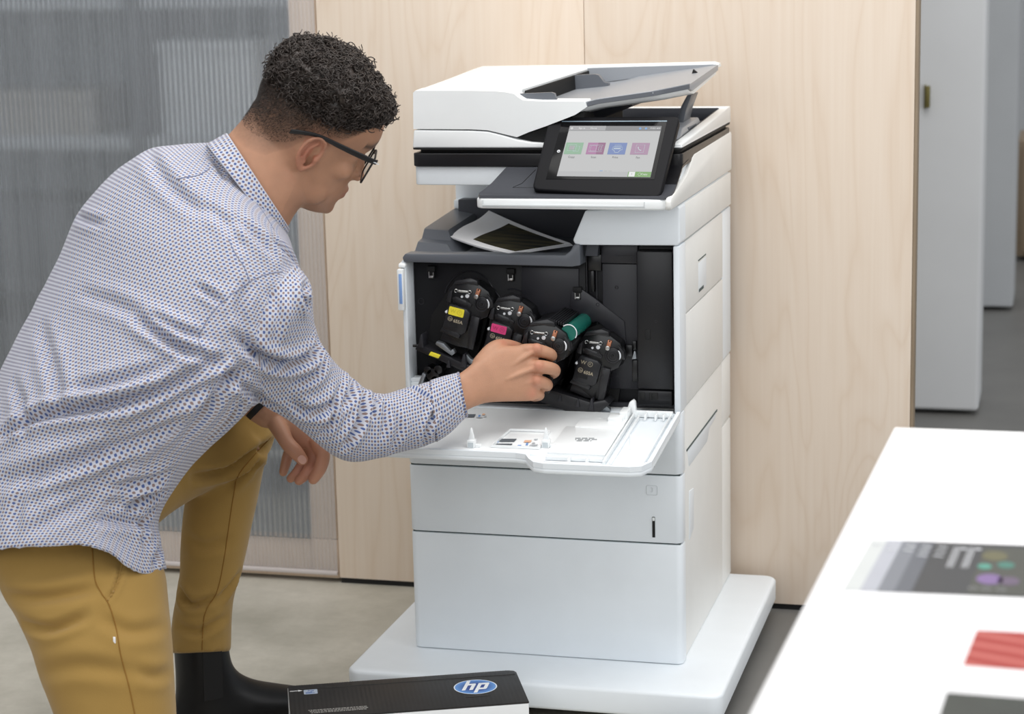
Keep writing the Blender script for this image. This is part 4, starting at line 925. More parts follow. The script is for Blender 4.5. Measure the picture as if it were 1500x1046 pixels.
r1 = at(671, 455, 'y', 0); r2 = at(733, 480, 'y', 0); r4 = at(858, 527.5, 'y', 0)
cartridge('Y', 0, 0, 0.0, 'yellow', 'yellow_ink', 'black toner cartridge with a yellow label, topmost on the left in the open printer')
cartridge('M', r2[0]-r1[0], r2[2]-r1[2], 0.0, 'magenta', 'magenta_ink', 'black toner cartridge with a pink label, just above the reaching hand')
cu_, cc_ = at(701, 429, 'y', 0.0), at(813.5, 490, 'y', -0.085)
cartridge('C', cc_[0]-cu_[0], cc_[2]-cu_[2], -0.085, None, 'tan_ink', 'black toner cartridge with a teal green drum, being pulled out by the hand', True)
k4 = at(701, 429, 'y', 0); q4 = at(893, 504, 'y', 0)
cartridge('K', q4[0]-k4[0], q4[2]-k4[2], 0.0, None, 'tan_ink', 'all-black toner cartridge without a coloured label, lowest on the right in the printer')

# ------------------------------------------------------------------ printed pages in the output bin
def page(z_off, dx, label, picture):
    t = thing('printed_page', (-0.05, 0.12, 0.80+z_off), label, 'printed page', 'printed pages in the output bin')
    A0 = np.array([at(660, 347, 'y', 0.105), at(745, 371, 'y', 0.015), at(836, 357, 'y', 0.12), at(716, 309, 'y', 0.262)])   # left, front, right, rear
    A0[:, 2] += z_off; A0[:, 0] += dx
    nu, nv = 10, 24
    def P(u, v):          # u: left edge to right edge along the long side, v: front to rear
        l0, l1 = A0[0], A0[3]; r0, r1_ = A0[1], A0[2]
        p = (l0*(1-v)+l1*v)*(1-u)+(r0*(1-v)+r1_*v)*u
        p = p.copy(); p[2] += 0.0028*math.sin(2*PI*v)*(1-u)**2 - 0.003*math.sin(PI*u)
        return p
    b = bmesh.new(); th = Vector((0, 0, 0.0012))
    def grid(u0, u1, v0, v1, off, h, nm, mat):
        g = bmesh.new(); R = []
        for i in range(nu+1):
            R.append([[g.verts.new(Vector(P(u0+(u1-u0)*i/nu, v0+(v1-v0)*j/nv))+Vector((0, 0, off+s*h))) for j in range(nv+1)] for s in (0, 1)])
        for i in range(nu):
            for j in range(nv):
                for s in (0, 1): g.faces.new((R[i][s][j], R[i+1][s][j], R[i+1][s][j+1], R[i][s][j+1]))
            for j in (0, nv): g.faces.new((R[i][0][j], R[i+1][0][j], R[i+1][1][j], R[i][1][j]))
        for j in range(nv):
            for i in (0, nu): g.faces.new((R[i][0][j], R[i][0][j+1], R[i][1][j+1], R[i][1][j]))
        bmesh.ops.recalc_face_normals(g, faces=g.faces[:]); me = bpy.data.meshes.new(nm); g.to_mesh(me); g.free(); link(nm, me, mat, t, 40)
    grid(0, 1, 0, 1, 0, 0.0009, 'sheet', M['paper'])
    if picture: grid(0.30, 0.99, 0.12, 0.91, 0.00095, 0.0002, 'picture', picture)
def forest():
    t = NT('dark_streaked_photo'); tc = t.n('ShaderNodeTexCoord')
    mp = t.n('ShaderNodeMapping'); mp.inputs['Rotation'].default_value = (0, 0, 0.35); mp.inputs['Scale'].default_value = (12, 90, 30); t.l(tc.outputs['Object'], mp.inputs[0])
    n = t.n('ShaderNodeTexNoise', i_Scale=1.0, i_Detail=4.0); t.l(mp.outputs[0], n.inputs['Vector'])
    r = t.n('ShaderNodeValToRGB'); t.l(n.outputs[0], r.inputs[0]); r.color_ramp.elements[0].position = 0.4; r.color_ramp.elements[1].position = 0.75
    r.color_ramp.elements[0].color = rgb(26, 25, 22); r.color_ramp.elements[1].color = rgb(82, 76, 46)
    t.l(r.outputs[0], t.b.inputs['Base Color']); t.b.inputs['Roughness'].default_value = 0.6; t.b.inputs['Specular IOR Level'].default_value = 0.2; return t.m
page(-0.0034, 0.004, 'white sheet at the bottom of the paper pile in the grey output bin', None)
page(-0.0018, 0.002, 'white sheet in the middle of the paper pile in the grey output bin', None)
page(0.0, 0.0, 'printed page with a dark streaked photo, on top of the output bin pile', forest())

# ------------------------------------------------------------------ toner box on the floor
def toner_box():
    h = 0.105
    Z = h
    q = [at(*p, 'z', Z)[:2] for p in ((421, 1005), (755, 981), (774, 1036))]
    a, bq, cq = (np.array(v) for v in q); ex = bq-a; L_ = np.linalg.norm(ex); ex /= L_; ey = np.array([ex[1], -ex[0]])
    d = 0.155
    t = thing('toner_box', ((a[0]+bq[0])/2, (a[1]+bq[1])/2-0.07, 0), 'black cardboard toner box with a blue oval emblem, on the floor before the printer', 'box')
    MT = Matrix(((ex[0], ey[0], 0, a[0]), (ex[1], ey[1], 0, a[1]), (0, 0, 1, 0), (0, 0, 0, 1)))
    b = MB(); b.box(0, L_, 0, d, 0.0, h-0.0032, 0.0015, mat=MT); b.build('carton', plain('white_card', rgb(232, 234, 236), 0.6), t)
    cm = NT('black_corrugated_card'); tc = cm.n('ShaderNodeTexCoord')
    mp = cm.n('ShaderNodeMapping'); mp.inputs['Rotation'].default_value = (0, 0, -math.atan2(ex[1], ex[0])); cm.l(tc.outputs['Object'], mp.inputs[0])
    w = cm.n('ShaderNodeTexWave', i_Scale=42.0, i_Distortion=0.6); w.bands_direction = 'X'; cm.l(mp.outputs[0], w.inputs['Vector'])
    n = cm.n('ShaderNodeTexNoise', i_Scale=9.0); cm.l(tc.outputs['Object'], n.inputs['Vector'])
    cm.l(cm.mix(n.outputs[0], rgb(34, 34, 36), rgb(52, 49, 47)), cm.b.inputs['Base Color']); cm.b.inputs['Roughness'].default_value = 0.42; cm.b.inputs['Specular IOR Level'].default_value = 0.25
    cm.bump(w.outputs[1], 0.12, 0.0015)
    b = MB(); P = [(0.001, 0.004), (0.004, 0.0), (L_-0.012, 0.0), (L_-0.003, 0.004), (L_, 0.012), (L_+0.0005, d), (0.0, d)]
    b.prism(P, 'z', h-0.003, h, 0.001, mat=MT, ang=0.6); top = b.build('lid_flap', cm.m, t)
    b = MB()
    for k in range(86):      # perforated rear edge
        x = 0.006+k*(L_-0.02)/86; b.box(x, x+0.0022, -0.0012, 0.0012, h-0.0028, h-0.0004, mat=MT)
    b.build('perforated_edge', cm.m, top)
    b = MB()
    b.tube([MT @ Vector((x, 0.022+0.0006*math.sin(x*90), h)) for x in np.linspace(0.02, L_-0.004, 60)], 0.0009, 5)
    b.tube([MT @ Vector((L_-0.10+0.042*s, 0.114, h)) for s in np.linspace(0, 1, 8)], [.0004, .0014, .0017, .0017, .0017, .0017, .0014, .0004], 6); b.build('crease', cm.m, top)
    # oval emblem with slanted letters
    cx, cy = L_*0.80, 0.070; rx, ry = 0.0365, 0.034
    em_ = NT('blue_oval'); tc = em_.n('ShaderNodeTexCoord'); g = em_.n('ShaderNodeSeparateXYZ'); em_.l(tc.outputs['UV'], g.inputs[0])
    rr2 = em_.math('SQRT', em_.math('ADD', em_.math('POWER', g.outputs[0], 2.0), em_.math('POWER', g.outputs[1], 2.0)))
    ra = em_.n('ShaderNodeValToRGB'); em_.l(rr2, ra.inputs[0]); e = ra.color_ramp.elements; e[0].position = 0.45; e[0].color = rgb(20, 62, 142); e[1].position = 0.93; e[1].color = rgb(92, 152, 222)
    e.new(0.96).color = rgb(235, 240, 246)
    em_.l(ra.outputs[0], em_.b.inputs['Base Color']); em_.b.inputs['Roughness'].default_value = 0.35
    me = bpy.data.meshes.new('emblem'); n_ = 48; vs = [MT @ Vector((cx, cy, h+0.0005))]; uv = [(0, 0)]
    for k in range(n_): a_ = 2*PI*k/n_; vs.append(MT @ Vector((cx+rx*math.cos(a_), cy+ry*math.sin(a_), h+0.0005))); uv.append((math.cos(a_), math.sin(a_)))
    me.from_pydata(vs, [], [(0, 1+(k+1) % n_, 1+k) for k in range(n_)]); ul = me.uv_layers.new()
    for lp in me.loops: ul.data[lp.index].uv = uv[lp.vertex_index]
    link('emblem', me, em_.m, top)
    wm = plain('emblem_white', rgb(244, 246, 248), 0.5)
    def letter(polys):
        b = MB()
        for P in polys: b.slab([MT @ Vector((cx+0.9*(x+0.42*y), cy-1.15*y, h+0.0008)) for x, y in P], (0, 0, 0.0003))
        b.build('emblem_letter', wm, top)
    letter([[(-0.0225, -0.0125), (-0.0156, -0.0125), (-0.0156, 0.0245), (-0.0225, 0.0245)], [(-0.0155, 0.0065), (-0.0086, 0.0065), (-0.0086, 0.0125), (-0.0155, 0.0125)], [(-0.0085, -0.0125), (-0.0015, -0.0125), (-0.0015, 0.010), (-0.0035, 0.0125), (-0.0085, 0.0125)]])
    letter([[(0.003, -0.0245), (0.0099, -0.0245), (0.0099, 0.0125), (0.003, 0.0125)], [(0.010, 0.0065), (0.0169, 0.0065), (0.0169, 0.0125), (0.010, 0.0125)], [(0.017, -0.0125), (0.022, -0.0125), (0.024, -0.010), (0.024, 0.010), (0.022, 0.0125), (0.017, 0.0125)], [(0.010, -0.0125), (0.0169, -0.0125), (0.0169, -0.0065), (0.010, -0.0065)]])
    # arrow and security sticker near the left end
    b = MB()
    def fl(P, z=0.0005): b.slab([MT @ Vector((x, y, h+z)) for x, y in P], (0, 0, 0.0002))
    fl([(0.003, 0.0275), (0.018, 0.0275), (0.018, 0.0295), (0.003, 0.0295)]); fl([(0.017, 0.0245), (0.024, 0.0285), (0.017, 0.0325)]); b.build('arrow_mark', wm, top)
    b = MB(); fl(rrect(0.026, 0.049, 0.027, 0.048, 0.002)); b.build('sticker', plain('silver_blue_sticker', rgb(196, 210, 230), 0.3, metal=0.3), top)
    b = MB(); text_mesh(b, 'hp', 0.011, MT @ Vector((0.0375, 0.033, h+0.0009)), ex.tolist()+[0], (-ey).tolist()+[0], 0.0001, shear=0.2); fl([(0.029, 0.040), (0.040, 0.040), (0.040, 0.0415), (0.029, 0.0415)], 0.0008); fl([(0.029, 0.043), (0.044, 0.043), (0.044, 0.0445), (0.029, 0.0445)], 0.0008)
    b.build('sticker_print', plain('sticker_ink', rgb(74, 112, 176), 0.5), top)
    b = MB(); r = random.Random(3)
    for k in range(3):
        x = 0.03+0.002*k
        while x < 0.125:
            w = r.uniform(.0015, .005); fl([(x, 0.122+0.006*k), (x+w, 0.122+0.006*k), (x+w, 0.1245+0.006*k), (x, 0.1245+0.006*k)]); x += w+r.uniform(.0006, .0016)
    b.build('small_print', plain('pale_ink', rgb(170, 168, 164), 0.6), top)
toner_box()

for nm_ in ('cover_slot', 'flap_rib', 'door_rib', 'screw', 'clip_housing', 'spring_clip', 'contact_spring', 'moulded_boss', 'bay_hollow', 'bay_rim', 'nose_groove', 'seam_gasket', 'embossed_text', 'panel_edge_highlight', 'cable_guide', 'feeder_throat', 'side_door', 'handle_shadow_gap', 'photo_blossom', 'app_glyph', 'crease', 'latch_block', 'bracket', 'pictogram_dark', 'pictogram_grey', 'pictogram_blue', 'pictogram_orange'):
    for o_ in [o for o in bpy.data.objects if o.name.split('.')[0] == nm_]:
        if nm_ != 'embossed_text': split_loose(o_)
# ------------------------------------------------------------------ the person
HEAD_D = 3.14
def pxm(d): return FPX/d
def ringpx(pL, pR, d, phi=0.0, r=1.0, n=40, ex=2.15, shift=None):
    """closed ring whose outline spans pL..pR as seen from the front, centre at depth d, section r*width deep, turned by phi"""
    a, b = dep(*pL, d), dep(*pR, d); c = (a+b)/2; h = (b-a)/2; hl = np.linalg.norm(h); nn = h/hl
    v = CAM-c; v -= nn*np.dot(v, nn); v /= np.linalg.norm(v); ph = math.radians(phi)
    A = math.cos(ph)*nn+math.sin(ph)*v; B = r*(-math.sin(ph)*nn+math.cos(ph)*v)
    th = np.linspace(0, 2*PI, n, endpoint=False); cs, sn = np.cos(th), np.sin(th)
    P = np.outer(np.sign(cs)*np.abs(cs)**(2/ex), A)+np.outer(np.sign(sn)*np.abs(sn)**(2/ex), B)
    P *= hl/np.max(np.abs(P@nn)); return P+c
def smooth_rings(rings, k):
    """Catmull-Rom resampling between rings, k steps per span"""
    R = np.array(rings); out = []
    for i in range(len(R)-1):
        p0, p1, p2, p3 = R[max(i-1, 0)], R[i], R[i+1], R[min(i+2, len(R)-1)]
        for s in range(k):
            t = s/k; out.append(0.5*((2*p1)+(-p0+p2)*t+(2*p0-5*p1+4*p2-p3)*t*t+(-p0+3*p1-3*p2+p3)*t**3))
    out.append(R[-1]); return out
def shrink(rings, k): return [r.mean(0)+(r-r.mean(0))*k for r in rings]
def rtube(pts, rad, k=5, n=16, flat=None):
    """round tapered limb through 3-D joints, resampled smoothly; flat=(axis, factor) squashes the section along an axis"""
    P = np.array(pts, float); R = np.array(rad, float)[:, None]
    Q = smooth_rings([np.hstack([P[i], R[i]]) for i in range(len(P))], k); Q = np.array(Q)
    rings = []; up = None
    for i in range(len(Q)):
        t = Q[min(i+1, len(Q)-1), :3]-Q[max(i-1, 0), :3]; t /= np.linalg.norm(t)
        if up is None:
            up = np.cross(t, [0.31, 0.2, 0.93]); up /= np.linalg.norm(up)
        up = up-t*np.dot(up, t); up /= np.linalg.norm(up); w = np.cross(t, up); r = Q[i, 3]
        th = np.linspace(0, 2*PI, n, endpoint=False)
        ring = np.outer(np.cos(th), up)*r+np.outer(np.sin(th), w)*r
        if flat is not None:
            ax = np.array(flat[0], float); ax = ax-t*np.dot(ax, t); ax /= np.linalg.norm(ax); ring -= np.outer(ring@ax, ax)*(1-flat[1])
        rings.append(ring+Q[i, :3])
    def endcap(i0, i1):
        d = rings[i0].mean(0)-rings[i1].mean(0); d /= np.linalg.norm(d); c = rings[i0].mean(0); r = np.linalg.norm(rings[i0]-c, axis=1).mean(); o = []
        for a in (0.35, 0.65, 0.88, 0.98): o.append(c+(rings[i0]-c)*math.sqrt(1-a*a)+d*r*a)
        return o
    return endcap(0, 1)[::-1]+rings+endcap(-1, -2)
def blob(c, ax, ay, az, n=18, m=10):
    c = np.array(c, float); out = []
    for i in range(1, m):
        a = PI*i/m; th = np.linspace(0, 2*PI, n, endpoint=False)
        out.append(c-np.array(az)*math.cos(a)+math.sin(a)*(np.outer(np.cos(th), ax)+np.outer(np.sin(th), ay)))
    return out
def solid(mb, rings): mb.loft([r if not isinstance(r, np.ndarray) else r.tolist() for r in rings]); return mb
def remesh(mb, voxel, smooth=4, fac=0.5):
    me = bpy.data.meshes.new('tmp'); mb.bm.to_mesh(me); mb.bm.free(); o = bpy.data.objects.new('tmp', me); COL.objects.link(o)
    r = o.modifiers.new('r', 'REMESH'); r.mode = 'VOXEL'; r.voxel_size = voxel; r.adaptivity = 0
    if smooth: s = o.modifiers.new('s', 'SMOOTH'); s.factor = fac; s.iterations = smooth
    dg = bpy.context.evaluated_depsgraph_get(); out = bpy.data.meshes.new_from_object(o.evaluated_get(dg))
    bpy.data.objects.remove(o); bpy.data.meshes.remove(me); return out
def coords(me):
    a = np.empty(len(me.vertices)*3); me.vertices.foreach_get('co', a); return a.reshape(-1, 3)
def normals(me):
    a = np.empty(len(me.vertices)*3); me.vertices.foreach_get('normal', a); return a.reshape(-1, 3)
def setco(me, c): me.vertices.foreach_set('co', np.asarray(c, np.float32).ravel()); me.update()
def bvh(me):
    return BVHTree.FromPolygons([v.co[:] for v in me.vertices], [p.vertices[:] for p in me.polygons])
def hit(tree, px, py, off=0.0):
    r = ray(px, py); r = r/np.linalg.norm(r); h = tree.ray_cast(Vector(CAM), Vector(r))
    if h[0] is None: return None
    return np.array(h[0])+np.array(h[1])*off
def trace(tree, pts, k=8, off=0.0):
    """a polyline seen at the given pixels, laid on the surface"""
    out = []; P = np.array(pts, float); Q = smooth_rings(list(P), k)
    for q in Q:
        h = hit(tree, *q, off)
        if h is not None and (not out or np.linalg.norm(h-out[-1]) < 0.08): out.append(h)
    return out
def folds(me, tree, lines, taper=True):
    co = coords(me); no = normals(me); disp = np.zeros(len(co))
    for pts, amp, w in lines:
        w *= 0.8
        L = trace(tree, pts, 6)
        if len(L) < 3: continue
        L = np.array(L); best = np.full(len(co), 9.0); par = np.zeros(len(co))
        near = np.where((np.abs(co-L.mean(0)) < np.abs(L-L.mean(0)).max(0)+5*w).all(1))[0]
        if not len(near): continue
        c = co[near]; bd = np.full(len(near), 9.0); bp = np.zeros(len(near))
        for i in range(len(L)-1):
            ab = L[i+1]-L[i]; t = np.clip(((c-L[i])@ab)/max(ab@ab, 1e-12), 0, 1); d = np.linalg.norm(c-(L[i]+t[:, None]*ab), axis=1)
            m = d < bd; bd[m] = d[m]; bp[m] = (i+t[m])/(len(L)-1)
        k = np.sin(PI*np.clip(bp*0.94+0.03, 0, 1))**0.6 if taper else 1.0
        disp[near] += 1.9*amp*k*(-np.exp(-(bd/w)**2)+0.6*np.exp(-((bd-1.9*w)/(1.15*w))**2))
    setco(me, co+no*disp[:, None])
def wobble(me, amp, scale, stretch=(1, 1, 1)):
    co = coords(me); no = normals(me); d = np.array([noise.noise(Vector((c[0]*stretch[0], c[1]*stretch[1], c[2]*stretch[2]))*scale) for c in co]); setco(me, co+no*(d*amp)[:, None])

PS = thing('person', tuple(at(300, 1076, 'z', 0.0)), 'person in a dotted shirt and mustard trousers kneeling on one knee, reaching into the printer', 'person')

# ---- head frame (f forward, l left, u up), read off the profile
hp_, ha_, hr_ = math.radians(23.6), math.radians(21.3), math.radians(-31.8)
def camv(x, y, z): return CR*x-CU*y+CF*z
_f = camv(math.cos(hp_)*math.cos(ha_), math.sin(hp_), math.cos(hp_)*math.sin(ha_))
_u0 = camv(math.sin(hp_)*math.cos(ha_), -math.cos(hp_), math.sin(hp_)*math.sin(ha_)); _l0 = camv(-math.sin(ha_), 0, math.cos(ha_))
HU = math.cos(hr_)*_u0+math.sin(hr_)*_l0; HL = math.cos(hr_)*_l0-math.sin(hr_)*_u0; HF = _f
HO = dep(454.4, 200, HEAD_D)
HS = 0.991
def hd(f, l, z): return HO+(HF*f+HL*l+HU*z)*HS
def hloc(p): d = (np.asarray(p)-HO)/HS; return d@HF, d@HL, d@HU

body = MB()
secs = [(-.106, .066, .030, .018, 2), (-.102, .080, .015, .030, 2.1), (-.092, .0865, .000, .041, 2.2), (-.078, .0875, -.022, .050, 2.3), (-.060, .0885, -.045, .0575, 2.35), (-.042, .0885, -.066, .063, 2.3),
        (-.022, .0868, -.083, .067, 2.25), (-.002, .084, -.092, .0705, 2.25), (.015, .083, -.098, .073, 2.25), (.03, .0925, -.102, .075, 2.25), (.042, .097, -.104, .076, 2.2), (.06, .0955, -.104, .0765, 2.15),
        (.08, .088, -.099, .075, 2.1), (.098, .075, -.089, .069, 2.05), (.113, .055, -.073, .057, 2), (.124, .03, -.05, .040, 2), (.1295, .004, -.026, .018, 2)]
HSEC = []
for z, fr_, bk, w, ex in secs:
    th = np.linspace(0, 2*PI, 44, endpoint=False); m = (fr_+bk)*0.42; R = []
    for t in th:
        c, s = math.cos(t), math.sin(t); cc = math.copysign(abs(c)**(2/ex), c); ss = math.copysign(abs(s)**(2/ex), s)
        f_ = m+cc*((fr_-m) if c > 0 else (m-bk)); k = 1.0
        if c > 0 and z < 0.06: k = 1-0.16*c*c          # the face narrows forward
        R.append(hd(f_, ss*w*k, z))
    HSEC.append(np.array(R))
solid(body, smooth_rings(HSEC, 2))
def hblob(f, l, z, rf, rl, rz): solid(body, blob(hd(f, l, z), HF*rf, HL*rl, HU*rz))
for s in (-1, 1):
    hblob(.075, s*.031, .043, .014, .021, .008)      # brow ridge
    hblob(.056, s*.046, -.008, .022, .018, .018)     # cheekbone
    hblob(.0665, s*.031, .018, .0135, .0155, .0125)   # eyelid
    hblob(.093, s*.0125, -.0215, .010, .0085, .0075)   # nostril wing
    hblob(.03, s*.053, -.062, .03, .01, .022)        # jaw muscle
# nose ridge and tip
def hr(f0, f1, w, z): return np.array([hd(f0, 0, z)]+[hd(f0+(f1-f0)*a, w*b, z-0.004*a) for a, b in ((.1, 1), (.5, .8), (.85, .42), (1, 0), (.85, -.42), (.5, -.8), (.1, -1))])
solid(body, [hr(.065, .0915, .010, .036), hr(.065, .090, .009, .022), hr(.065, .0975, .0105, .004), hr(.065, .106, .0125, -.012), hr(.065, .1105, .015, -.0195), hr(.065, .105, .015, -.0265), hr(.065, .090, .009, -.032)])
solid(body, rtube([hd(.077, -.025, -.056), hd(.0865, -.012, -.0515), hd(.0905, 0, -.0515), hd(.0865, .012, -.0515), hd(.077, .025, -.056)], [.003, .0052, .006, .0052, .003], 4, 12))
solid(body, rtube([hd(.077, -.022, -.060), hd(.0855, -.011, -.0625), hd(.0895, 0, -.063), hd(.0855, .011, -.0625), hd(.077, .022, -.060)], [.003, .0055, .0065, .0055, .003], 4, 12))
hblob(.079, 0, -.092, .0125, .019, .013)             # chin
# ears: rim, lobe, bowl, tragus
for s in (-1, 1):
    def ep(f, z, o): return hd(f, s*(.0705+o), z)
    rimp = [ep(.012, .016, .003), ep(.010, .027, .007), ep(.000, .033, .011), ep(-.012, .030, .014), ep(-.021, .016, .016), ep(-.021, -.002, .014), ep(-.014, -.018, .010), ep(-.004, -.028, .005)]
    solid(body, rtube(rimp, [.0030, .0034, .0036, .0036, .0036, .0036, .0042, .0056], 5, 10))
    solid(body, rtube([ep(-.001, .022, .006), ep(-.009, .012, .009), ep(-.011, -.002, .009), ep(-.006, -.014, .006)], [.003, .0032, .0032, .0034], 4, 10))
    solid(body, blob(ep(-.012, .004, .001), HF*.010, HU*.024, HL*.0045)); solid(body, blob(ep(.0085, -.003, .005), HF*.0048, HU*.0075, HL*.0052))
    solid(body, rtube([ep(.0125, .018, .002), ep(.0125, .006, .0025), ep(.0105, -.006, .004), ep(.005, -.018, .0045), ep(-.004, -.027, .005)], [.0032, .0034, .0038, .0036, .0044], 4, 10))
# neck
neck = [ringpx((318, 222), (410, 352), 3.14, 0, .80), ringpx((333, 200), (420, 336), 3.135, 0, .74), ringpx((350, 181), (433, 312), 3.135, 0, .74), ringpx((364, 164), (446, 296), 3.137, 0, .72), ringpx((380, 140), (462, 270), 3.14, 0, .66)]
solid(body, smooth_rings(neck, 4))

# ---- torso and sleeves of the shirt
TOR = [((-92, 806), (253, 836), 3.15, 62, .74), ((-84, 740), (243, 790), 3.15, 60, .72), ((-74, 690), (243, 752), 3.15, 58, .72), ((-42, 608), (292, 682), 3.15, 55, .68), ((-2, 514), (372, 604), 3.15, 50, .64), ((38, 440), (410, 545), 3.15, 47, .62),
       ((73, 368), (436, 492), 3.15, 44, .60), ((104, 300), (446, 446), 3.15, 42, .58), ((155, 247), (444, 404), 3.145, 41, .57), ((207, 214), (436, 372), 3.14, 40, .58), ((255, 207), (428, 352), 3.138, 38, .60), ((292, 206), (421, 342), 3.136, 25, .66), ((320, 207), (415, 338), 3.134, 10, .74)]
tor = [ringpx(*t[:3], t[3], t[4], 56, 2.25) for t in TOR]
def proj(p):
    d = np.asarray(p)-CAM; z = d@CF; return 750+FPX*(d@CR)/z, 523-FPX*(d@CU)/z, z
hem = np.array([[-120, 30], [0, -6], [60, -16], [130, -24], [165, -14], [190, 6], [215, 14], [240, 4], [260, -3]])
def hemfix(ring, k):
    out = ring.copy(); cz = proj(ring.mean(0))[2]
    for i, p in enumerate(ring):
        x, y, z = proj(p); w = k*min(1, max(0, (cz-z)/0.06+0.35)); out[i] = p-CU*(np.interp(x, hem[:, 0], hem[:, 1])/pxm(z))*w
    return out
tor[0] = hemfix(tor[0], 1.0); tor[1] = hemfix(tor[1], 0.3)
inner = shrink([tor[0]+CU*0.05], 0.90)[0]; lip = shrink([tor[0]+CU*0.004], 0.955)[0]
T_R = smooth_rings(tor, 6)
SLV = [((292, 488), (416, 388), 3.075), ((330, 520), (440, 400), 3.055), ((352, 548), (456, 424), 3.055), ((376, 580), (459, 462), 3.085), ((405, 604), (466, 498), 3.12), ((443, 631), (482, 518), 3.155), ((478, 661), (499, 540), 3.19), ((512, 677), (520, 558), 3.215), ((555, 672), (552, 577), 3.25),
       ((600, 660), (594, 568), 3.29), ((640, 647), (630, 558), 3.325), ((662, 630), (650, 553), 3.345), ((681, 606), (669, 548), 3.365)]
slv = [ringpx(a, b, d, 0, .86 if i < 9 else .95, 40, 2.05) for i, (a, b, d) in enumerate(SLV)]
S_R = smooth_rings(slv, 5)
LSL = rtube([dep(262, 285, 3.22), dep(300, 400, 3.34), dep(318, 500, 3.40), dep(338, 545, 3.365), dep(357, 567, 3.335)], [.075, .07, .062, .05, .042], 6, 32)
sh = MB(); solid(sh, [inner, lip]+T_R); solid(sh, S_R); solid(sh, LSL)
solid(sh, blob(dep(384, 440, 3.07), (dep(452, 412, 3.06)-dep(384, 440, 3.07)), CU*.055+CR*-.02, CF*.075))   # shoulder cap
shirt_me = remesh(sh, 0.0043, 9)
tree0 = bvh(shirt_me)
wobble(shirt_me, 0.0022, 11.0, (1, 1, 1.0)); wobble(shirt_me, 0.0010, 30.0)
FOLD = [
 ([(0, 640), (60, 610), (160, 592), (227, 575), (275, 552), (320, 529)], .011, .011), ([(202, 470), (235, 491), (269, 512), (318, 530)], .007, .009), ([(223, 462), (261, 483), (292, 494)], .005, .008),
 ([(290, 420), (306, 430), (322, 442)], .004, .007), ([(464, 500), (458, 516), (420, 533), (378, 520), (345, 491)], .009, .010), ([(478, 520), (462, 548), (430, 560)], .005, .009),
 ([(430, 590), (450, 603), (480, 597), (497, 572)], .006, .009), ([(544, 610), (546, 590), (553, 577)], .006, .007), ([(505, 656), (524, 622), (532, 580)], .008, .009), ([(497, 600), (512, 575), (516, 556)], .006, .008),
 ([(594, 569), (616, 574), (632, 590)], .004, .006), ([(575, 660), (585, 630), (578, 600)], .003, .009), ([(620, 655), (628, 625), (640, 598)], .004, .007),
 ([(242, 722), (205, 730), (188, 748)], .007, .009), ([(139, 762), (180, 764), (223, 769)], .004, .009), ([(242, 764), (234, 792), (226, 826)], .006, .009), ([(0, 706), (70, 688), (139, 667), (200, 643), (260, 616)], .007, .015),
 ([(84, 725), (140, 700), (195, 672)], .005, .011), ([(110, 570), (170, 560), (240, 540)], .005, .012), ([(270, 640), (300, 600), (330, 560), (350, 540)], .006, .013), ([(215, 218), (235, 255), (262, 285), (300, 315)], .004, .012),
 ([(345, 320), (375, 345), (400, 372)], .004, .010), ([(300, 300), (335, 330), (352, 362)], .003, .010), ([(105, 306), (120, 320), (150, 328)], .003, .008), ([(60, 480), (78, 540), (92, 600)], .004, .014), ([(20, 560), (34, 600), (40, 640)], .004, .012),
 ([(160, 640), (230, 600), (300, 565), (355, 545)], .006, .012), ([(40, 780), (110, 740), (170, 690)], .004, .012), ([(455, 410), (446, 428), (452, 450)], .006, .009),
 ([(120, 430), (190, 455), (250, 500)], .003, .012), ([(360, 420), (352, 455), (362, 500)], .004, .010), ([(400, 430), (408, 470), (400, 505)], .003, .010), ([(330, 545), (370, 575), (420, 605)], .004, .008), ([(470, 640), (485, 615), (488, 590)], .005, .008),
 ([(560, 640), (565, 610), (560, 590)], .003, .007), ([(250, 690), (215, 705), (150, 712)], .004, .010), ([(225, 745), (210, 765), (212, 800)], .004, .008), ([(60, 690), (30, 730), (20, 790)], .003, .012), ([(300, 650), (330, 620), (362, 580)], .004, .008), ([(305, 225), (318, 240), (330, 262)], .003, .006), ([(400, 352), (420, 372), (440, 396)], .004, .008)]
folds(shirt_me, tree0, FOLD)
tree1 = bvh(shirt_me)

# weave coordinates: arc length on the pattern pieces, carried over to the finished cloth
def pieces_uv(rings):
    R = np.array(rings); m, n = R.shape[:2]; ln = np.linalg.norm(np.roll(R, -1, 1)-R, axis=2); j0 = n//4; u = np.zeros((m, n+1))
    cum = np.concatenate([np.zeros((m, 1)), np.cumsum(ln, 1)], 1); u = cum-cum[:, j0:j0+1]
    dv = np.linalg.norm(R[1:, :]-R[:-1, :], axis=2); dv = dv[:, [j0-8, j0-4, j0, j0+4, j0+8]].mean(1); v = np.concatenate([[0], np.cumsum(dv)])
    vs = []; tris = []; uvs = []
    for i in range(m-1):
        for j in range(n):
            a, b, c, d = R[i, j], R[i, (j+1) % n], R[i+1, (j+1) % n], R[i+1, j]; k = len(vs); vs += [a, b, c, d]
            ua, ub, uc, ud = (u[i, j], v[i]), (u[i, j+1], v[i]), (u[i+1, j+1], v[i+1]), (u[i+1, j], v[i+1])
            tris += [(k, k+1, k+2), (k, k+2, k+3)]; uvs += [(ua, ub, uc), (ua, uc, ud)]
    return BVHTree.FromPolygons([tuple(p) for p in vs], tris), vs, tris, uvs, cum[:, -1].mean()
from mathutils.geometry import barycentric_transform
PCS = [pieces_uv(T_R), pieces_uv(S_R), pieces_uv(LSL)]
AP0 = dep(352, 455, 3.02); AN = CR*0.73-CU*0.68
